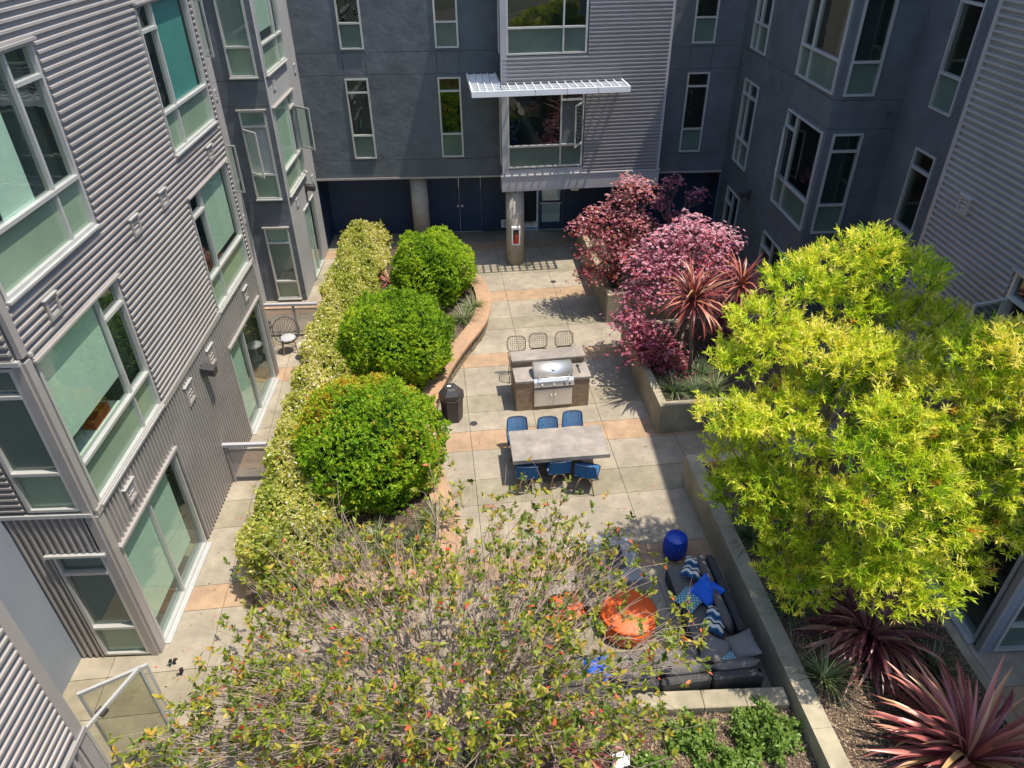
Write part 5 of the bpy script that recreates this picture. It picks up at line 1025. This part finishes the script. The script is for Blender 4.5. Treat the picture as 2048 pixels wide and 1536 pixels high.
for i, (x, y, z, L, l, m) in enumerate(((4.78, 9.35, 0.58, 0.75, 'grey strap grass in the near planter, level with the blue drum stool', GB), (4.9, 7.75, 0.58, 0.65, 'grey strap grass in the near planter, level with the cobalt pillow', GB), (6.75, 6.45, 0.58, 0.6, 'striped strap grass between the two flax plants by the kerb', GB), (4.35, 14.05, 0.70, 0.6, 'strap grass at the near left corner of the middle planter', GB), (4.85, 13.95, 0.70, 0.6, 'strap grass before the cordyline trunk in the middle planter', GB), (5.35, 14.05, 0.70, 0.6, 'pale strap grass at the near edge of the middle planter beside the yellow tree', GV), (5.2, 14.8, 0.70, 0.5, 'strap grass right of the cordyline trunk', GB), (3.95, 19.3, 0.78, 0.7, 'strap grass under the smaller maple at the planter corner', GV), (3.75, 20.2, 0.78, 0.6, 'strap grass under the smaller maple, farther back', GV), (-0.85, 18.35, 0.40, 0.6, 'striped grass inside the seat wall between two ball shrubs', GV), (-0.62, 19.0, 0.40, 0.55, 'striped grass inside the seat wall below the farthest ball shrub', GV), (-0.75, 20.6, 0.40, 0.5, 'striped grass at the far bend of the seat wall', GV), (-1.25, 10.25, 0.40, 0.55, 'striped grass inside the seat wall before the nearest ball shrub', GV), (-1.35, 17.2, 0.40, 0.45, 'low green grass inside the seat wall near its narrow bend', GV), (-0.3, 5.2, 0.38, 0.6, 'green strap grass in the near bed under the bare twigs', GV), (-1.6, 9.6, 0.40, 0.45, 'striped grass in the near end of the curved bed', GV), (-2.4, 9.75, 0.40, 0.5, 'striped grass directly before the nearest ball shrub', GV), (-3.2, 9.9, 0.40, 0.5, 'striped grass between the hedge end and the nearest ball shrub', GV), (5.6, 9.6, 0.58, 0.7, 'green grass deep under the largest yellow green tree', GV), (5.0, 6.4, 0.58, 0.6, 'green grass against the long planter wall near the sofa corner', GV), (4.3, 15.2, 0.70, 0.6, 'green grass along the left wall of the middle planter', GV), (4.15, 16.2, 0.70, 0.6, 'green grass under the larger maple by the planter wall', GV))): grass((x, y, z), 150, L, l, m, 40+i)
# ---- low leafy bushes in the near bed
LB = leafmat('bush_leaf', [(0.0, (0.03, 0.075, 0.012)), (0.5, (0.14, 0.25, 0.04)), (1.0, (0.34, 0.44, 0.12))], 0.4)
def bush(base, r, h, n, label, seed, L=0.07):
    global RNG
    RNG = np.random.default_rng(seed); d = rnd_dirs(n); d[:, 2] = np.abs(d[:, 2]); s = RNG.uniform(0.45, 1.05, n)**0.7; lump = 1+0.18*np.sin(d[:, 0]*7+seed)+0.14*np.sin(d[:, 1]*9-seed)
    P = np.array(base)+d*np.array([r, r, h])*(s*lump)[:, None]+np.array([0, 0, 0.03]); V, F, idx = rosettes(P, d+np.array([0, 0, 0.8]), 6, L, 0.04, 0.9, 0.3, 0.04, 0.9)
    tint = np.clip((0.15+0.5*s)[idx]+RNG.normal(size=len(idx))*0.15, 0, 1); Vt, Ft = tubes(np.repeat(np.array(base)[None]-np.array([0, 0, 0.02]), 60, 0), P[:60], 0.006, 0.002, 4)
    plant('low_bush', tuple(base), label, 'bush', 'low bushes in the near bed', [('foliage', npmesh('foliage', V, F, LB, tint), True), ('stems', npmesh('stems', Vt, Ft, m_bark), True)])
bush((3.85, 5.62, 0.38), 0.48, 0.38, 520, 'low green bush in the mulch at the corner of the near wall', 51)
bush((2.75, 5.65, 0.38), 0.36, 0.28, 260, 'low green bush behind the sofa back, left of the corner bush', 52)
bush((3.2, 5.05, 0.38), 0.44, 0.30, 360, 'low green bush at the lower frame edge between two others', 53)
bush((2.1, 5.1, 0.38), 0.36, 0.2, 180, 'low green bush partly under the twigs beside the pale rock', 54)
rk = MB(T_((1.66, 5.35, 0.37))); vs_, fs_ = cushion(0.26, 0.22, 0.16, 6, 0.0, 0.5); rk.add([(x+0.02*math.sin(9*y), y+0.02*math.sin(11*x), z+0.02*math.sin(23*x+17*y)) for x, y, z in vs_], fs_); tag(rk.build('rock', m_white), 'pale rock in the near bed at the lower frame edge', 'rock')
# ---- mulch
MU = leafmat('mulch_chip', [(0.0, (0.06, 0.038, 0.025)), (0.5, (0.19, 0.13, 0.085)), (1.0, (0.38, 0.29, 0.20))], 0.0, 0.9, 0.1)
def mulch(poly, z, n, seed, name='mulch'):
    global RNG
    RNG = np.random.default_rng(seed); p = np.array(poly); lo, hi = p.min(0), p.max(0); q = RNG.uniform(lo, hi, (n*2, 2)); ins = np.zeros(len(q), bool); j = len(p)-1
    for i in range(len(p)):
        c = ((p[i, 1] > q[:, 1]) != (p[j, 1] > q[:, 1])) & (q[:, 0] < (p[j, 0]-p[i, 0])*(q[:, 1]-p[i, 1])/(p[j, 1]-p[i, 1]+1e-9)+p[i, 0]); ins ^= c; j = i
    q = q[ins][:n]; n = len(q); P = np.concatenate([q, z+RNG.uniform(0.002, 0.022, (n, 1))], 1); d = rnd_dirs(n)*np.array([1, 1, 0.3]); V, F = leaves(P, d, RNG.uniform(0.02, 0.06, n), RNG.uniform(0.012, 0.032, n), 0.02, 3.0); V[:, 2] = np.maximum(V[:, 2], z+0.002)
    o = link(name, npmesh(name, V, F, MU, np.clip(RNG.normal(size=n)*0.25+0.5, 0, 1))); tag(o, kind='stuff')
mulch(near_bed, 0.38, 34000, 61); mulch([(4.92, 3.2), (7.45, 3.2), (7.28, 11.7), (4.4, 11.4)], 0.58, 36000, 62); mulch([(4.05, 13.55), (8.0, 13.85), (8.0, 17.4), (3.8, 17.05)], 0.70, 7000, 63); mulch([(3.6, 18.95), (8, 19.3), (8, 23), (3.4, 23)], 0.78, 5000, 64); mulch(bp+[(-3.6, 8.7), (-3.6, 23)], 0.40, 8000, 65)
# ---- the wide shrubby tree in the foreground: bare twigs, leaf tufts at the tips
RNG = np.random.default_rng(77)
FL = leafmat('near_tree_leaf', [(0.0, (0.035, 0.065, 0.012)), (0.35, (0.12, 0.19, 0.022)), (0.65, (0.29, 0.32, 0.035)), (0.84, (0.46, 0.40, 0.06)), (0.90, (0.55, 0.24, 0.07)), (1.0, (0.65, 0.08, 0.07))], 0.42, 0.4)
def atz(px, py, z):
    d = cF+cR*(px-1024)/CF-cU*(py-768)/CF; return np.array([0, 0, CH])+d*((z-CH)/d[2])
tufts = [(950, 975, 10), (905, 940, 5), (1000, 1005, 14), (1080, 1030, 34), (1165, 1075, 40), (1235, 1125, 30), (1100, 1125, 34), (1010, 1085, 16), (930, 1085, 20), (860, 1095, 26), (770, 1095, 24), (690, 1095, 20), (820, 1150, 24), (740, 1160, 24), (660, 1150, 22), (900, 1160, 20), (630, 1010, 12), (660, 1060, 8), (560, 1130, 30), (600, 1190, 20), (530, 1235, 26), (470, 1320, 26), (430, 1390, 40), (360, 1470, 40), (250, 1525, 16), (510, 1450, 44), (600, 1375, 36), (690, 1300, 26), (620, 1500, 44), (760, 1420, 40), (840, 1345, 26), (940, 1270, 26), (800, 1220, 14), (1040, 1220, 34), (1130, 1270, 36), (1190, 1190, 16), (1350, 1225, 8), (1378, 1295, 14), (1345, 1335, 14), (1000, 1400, 34), (890, 1475, 36), (1090, 1460, 30), (1190, 1490, 22), (1245, 1425, 22), (1315, 1455, 18), (1000, 1530, 28), (750, 1530, 36), (1150, 1360, 26), (480, 1540, 30), (1270, 1340, 8), (680, 1420, 20), (940, 1370, 20), (1060, 1320, 22)]
tp = []
for (px, py, m) in tufts:
    zc = 2.55-0.85*(((px-900)/620)**2+((py-1330)/420)**2)+RNG.normal()*0.22
    for _ in range(int(m*1.05)):
        z = max(0.95, zc+RNG.normal()*0.26); tp.append(atz(px+RNG.normal()*42, py+RNG.normal()*38, z))
tp = np.array(tp); fb_ = np.array([-0.7, 5.5, 0.38])
Vb, Fb, td, par = skeleton(fb_, fb_+np.array([0.0, 0.15, 0.55]), tp, [340, 90, 22, 7], [0.003, 0.006, 0.011, 0.02, 0.036, 0.06], 0.55, 0.30, 5, 3)
# bare side twigs
m = 3200; i0 = RNG.integers(0, len(tp), m); t_ = RNG.uniform(0.1, 1, (m, 1)); Q = par[i0]*(1-t_)+tp[i0]*t_; dd = unit(td[i0]*0.5+rnd_dirs(m)+np.array([0, 0, 0.15])); Lt = RNG.uniform(0.12, 0.42, (m, 1)); Q1 = Q+dd*Lt*0.5; Q2 = Q1+unit(dd+rnd_dirs(m)*0.5)*Lt*0.5
V1, F1 = tubes(Q, Q1, 0.0030, 0.0022, 3); V2, F2 = tubes(Q1, Q2, 0.0022, 0.0012, 3)
live = RNG.random(len(tp)) < 0.95; C = np.concatenate([tp[live], Q2[RNG.random(m) < 0.27]]); Ax = np.concatenate([td[live]+np.array([0, 0, 0.5]), rnd_dirs(len(C)-live.sum())+np.array([0, 0, 0.8])])
k = 7; n = len(C); Ax = unit(Ax); Pn = np.repeat(C, k, 0)-np.repeat(Ax, k, 0)*RNG.uniform(0, 0.09, (n*k, 1)); dv = unit(np.repeat(Ax, k, 0)*0.45+rnd_dirs(n*k)*0.85+np.array([0, 0, 0.1])); Ls = RNG.uniform(0.07, 0.122, n*k); Ws = Ls*RNG.uniform(0.36, 0.5, n*k)
s_ = unit(np.cross(dv, rnd_dirs(n*k)+np.array([0, 0, 1.3]))); nn_ = np.cross(s_, dv)
tuft = np.clip(RNG.normal(size=n)*0.16+0.52, 0, 0.85); red = RNG.random(n*k) < 0.05; tint = np.clip(np.repeat(tuft, k)+RNG.normal(size=n*k)*0.13, 0, 0.86); tint[red] = RNG.uniform(0.88, 1.0, red.sum())
# six-sided folded leaf blade
def blade(P, d, s, nn, L, W):
    L = L[:, None]; W = W[:, None]; a = P+d*L*0.3; b = P+d*L*0.68; t = P+d*L-nn*L*0.06; up = nn*W*0.16
    return np.stack([P, a+s*W*0.46+up, b+s*W*0.40+up, t, b-s*W*0.40+up, a-s*W*0.46+up, a, b], 1)
B = blade(Pn, dv, s_, nn_, Ls, Ws); order = np.argsort(np.linalg.norm(Pn-np.array([0, 0, CH]), axis=1)-Ls*3)
vis = [i for i in order if True][:300]; vis = np.array(vis); rest = np.setdiff1d(np.arange(n*k), vis)
FQ = np.array([[0, 1, 6, 0], [0, 6, 5, 0]]); quads = np.array([[6, 1, 2, 7], [5, 6, 7, 4]]); tris = np.array([[0, 1, 6], [0, 6, 5], [7, 2, 3], [4, 7, 3]])
def bl_mesh(name, Bs, tn):
    N_ = len(Bs); V = Bs.reshape(-1, 3); T3 = np.concatenate([tris, np.array([[6, 1, 2], [6, 2, 7], [5, 6, 7], [5, 7, 4]])]); F = (np.arange(N_)[:, None, None]*8+T3[None]).reshape(-1, 3)
    return npmesh(name, V, F, FL, np.repeat(tn, len(T3)))
ft_ = plant('spreading_tree', tuple(fb_), 'wide sparse tree in the foreground with bare twigs and red tinged leaf tufts', 'tree', None, [('foliage', bl_mesh('foliage', B[rest], tint[rest]), True), ('branches', npmesh('branches', Vb, Fb, m_twig, None, True), False), ('twigs', npmesh('twigs', *merge((V1, F1), (V2, F2)), m_twig), True)])
unitB = blade(np.zeros((1, 3)), np.array([[1.0, 0, 0]]), np.array([[0, 1.0, 0]]), np.array([[0, 0, 1.0]]), np.array([1.0]), np.array([0.43]))
lm = [bl_mesh('leaf', unitB, np.array([q])) for q in (0.12, 0.3, 0.42, 0.52, 0.62, 0.72, 0.82, 0.9, 0.97)]; lt = np.array([0.12, 0.3, 0.42, 0.52, 0.62, 0.72, 0.82, 0.9, 0.97])
for i in vis:
    o = bpy.data.objects.new('leaf', lm[int(np.argmin(abs(lt-tint[i])))]); COL.objects.link(o); o.parent = ft_; d, s, q = dv[i]*Ls[i], s_[i]*Ls[i], nn_[i]*Ls[i]; p = Pn[i]
    o.matrix_parent_inverse = Matrix.Translation(ft_.location).inverted(); o.matrix_basis = Matrix(((d[0], s[0], q[0], p[0]), (d[1], s[1], q[1], p[1]), (d[2], s[2], q[2], p[2]), (0, 0, 0, 1)))

# ---- fallen leaves on the paving
RNG = np.random.default_rng(90); q = []
for (x, y, sx, sy, m) in ((-5.4, 12, 0.25, 4, 60), (3.2, 15, 0.5, 3, 70), (0, 9, 2.0, 1.2, 60), (-0.6, 13, 0.7, 4, 45), (2.5, 20, 0.6, 2, 40), (-3, 7.2, 1.6, 0.7, 90), (3.0, 10.5, 0.7, 1.0, 40)): q.append(np.stack([x+RNG.normal(size=m)*sx, y+RNG.normal(size=m)*sy, np.full(m, 0.006)], 1))
q = np.concatenate(q); n = len(q); V, F = leaves(q, rnd_dirs(n)*np.array([1, 1, 0.12]), RNG.uniform(0.03, 0.075, n), RNG.uniform(0.014, 0.03, n), 0.08, 4.0); V[:, 2] = np.maximum(V[:, 2], 0.004)
LT = leafmat('fallen_leaf', [(0.0, (0.10, 0.05, 0.03)), (0.5, (0.30, 0.16, 0.06)), (1.0, (0.42, 0.09, 0.05))], 0.0, 0.8, 0.1)
tag(link('leaf_litter', npmesh('leaf_litter', V, F, LT, RNG.random(n))), kind='stuff')
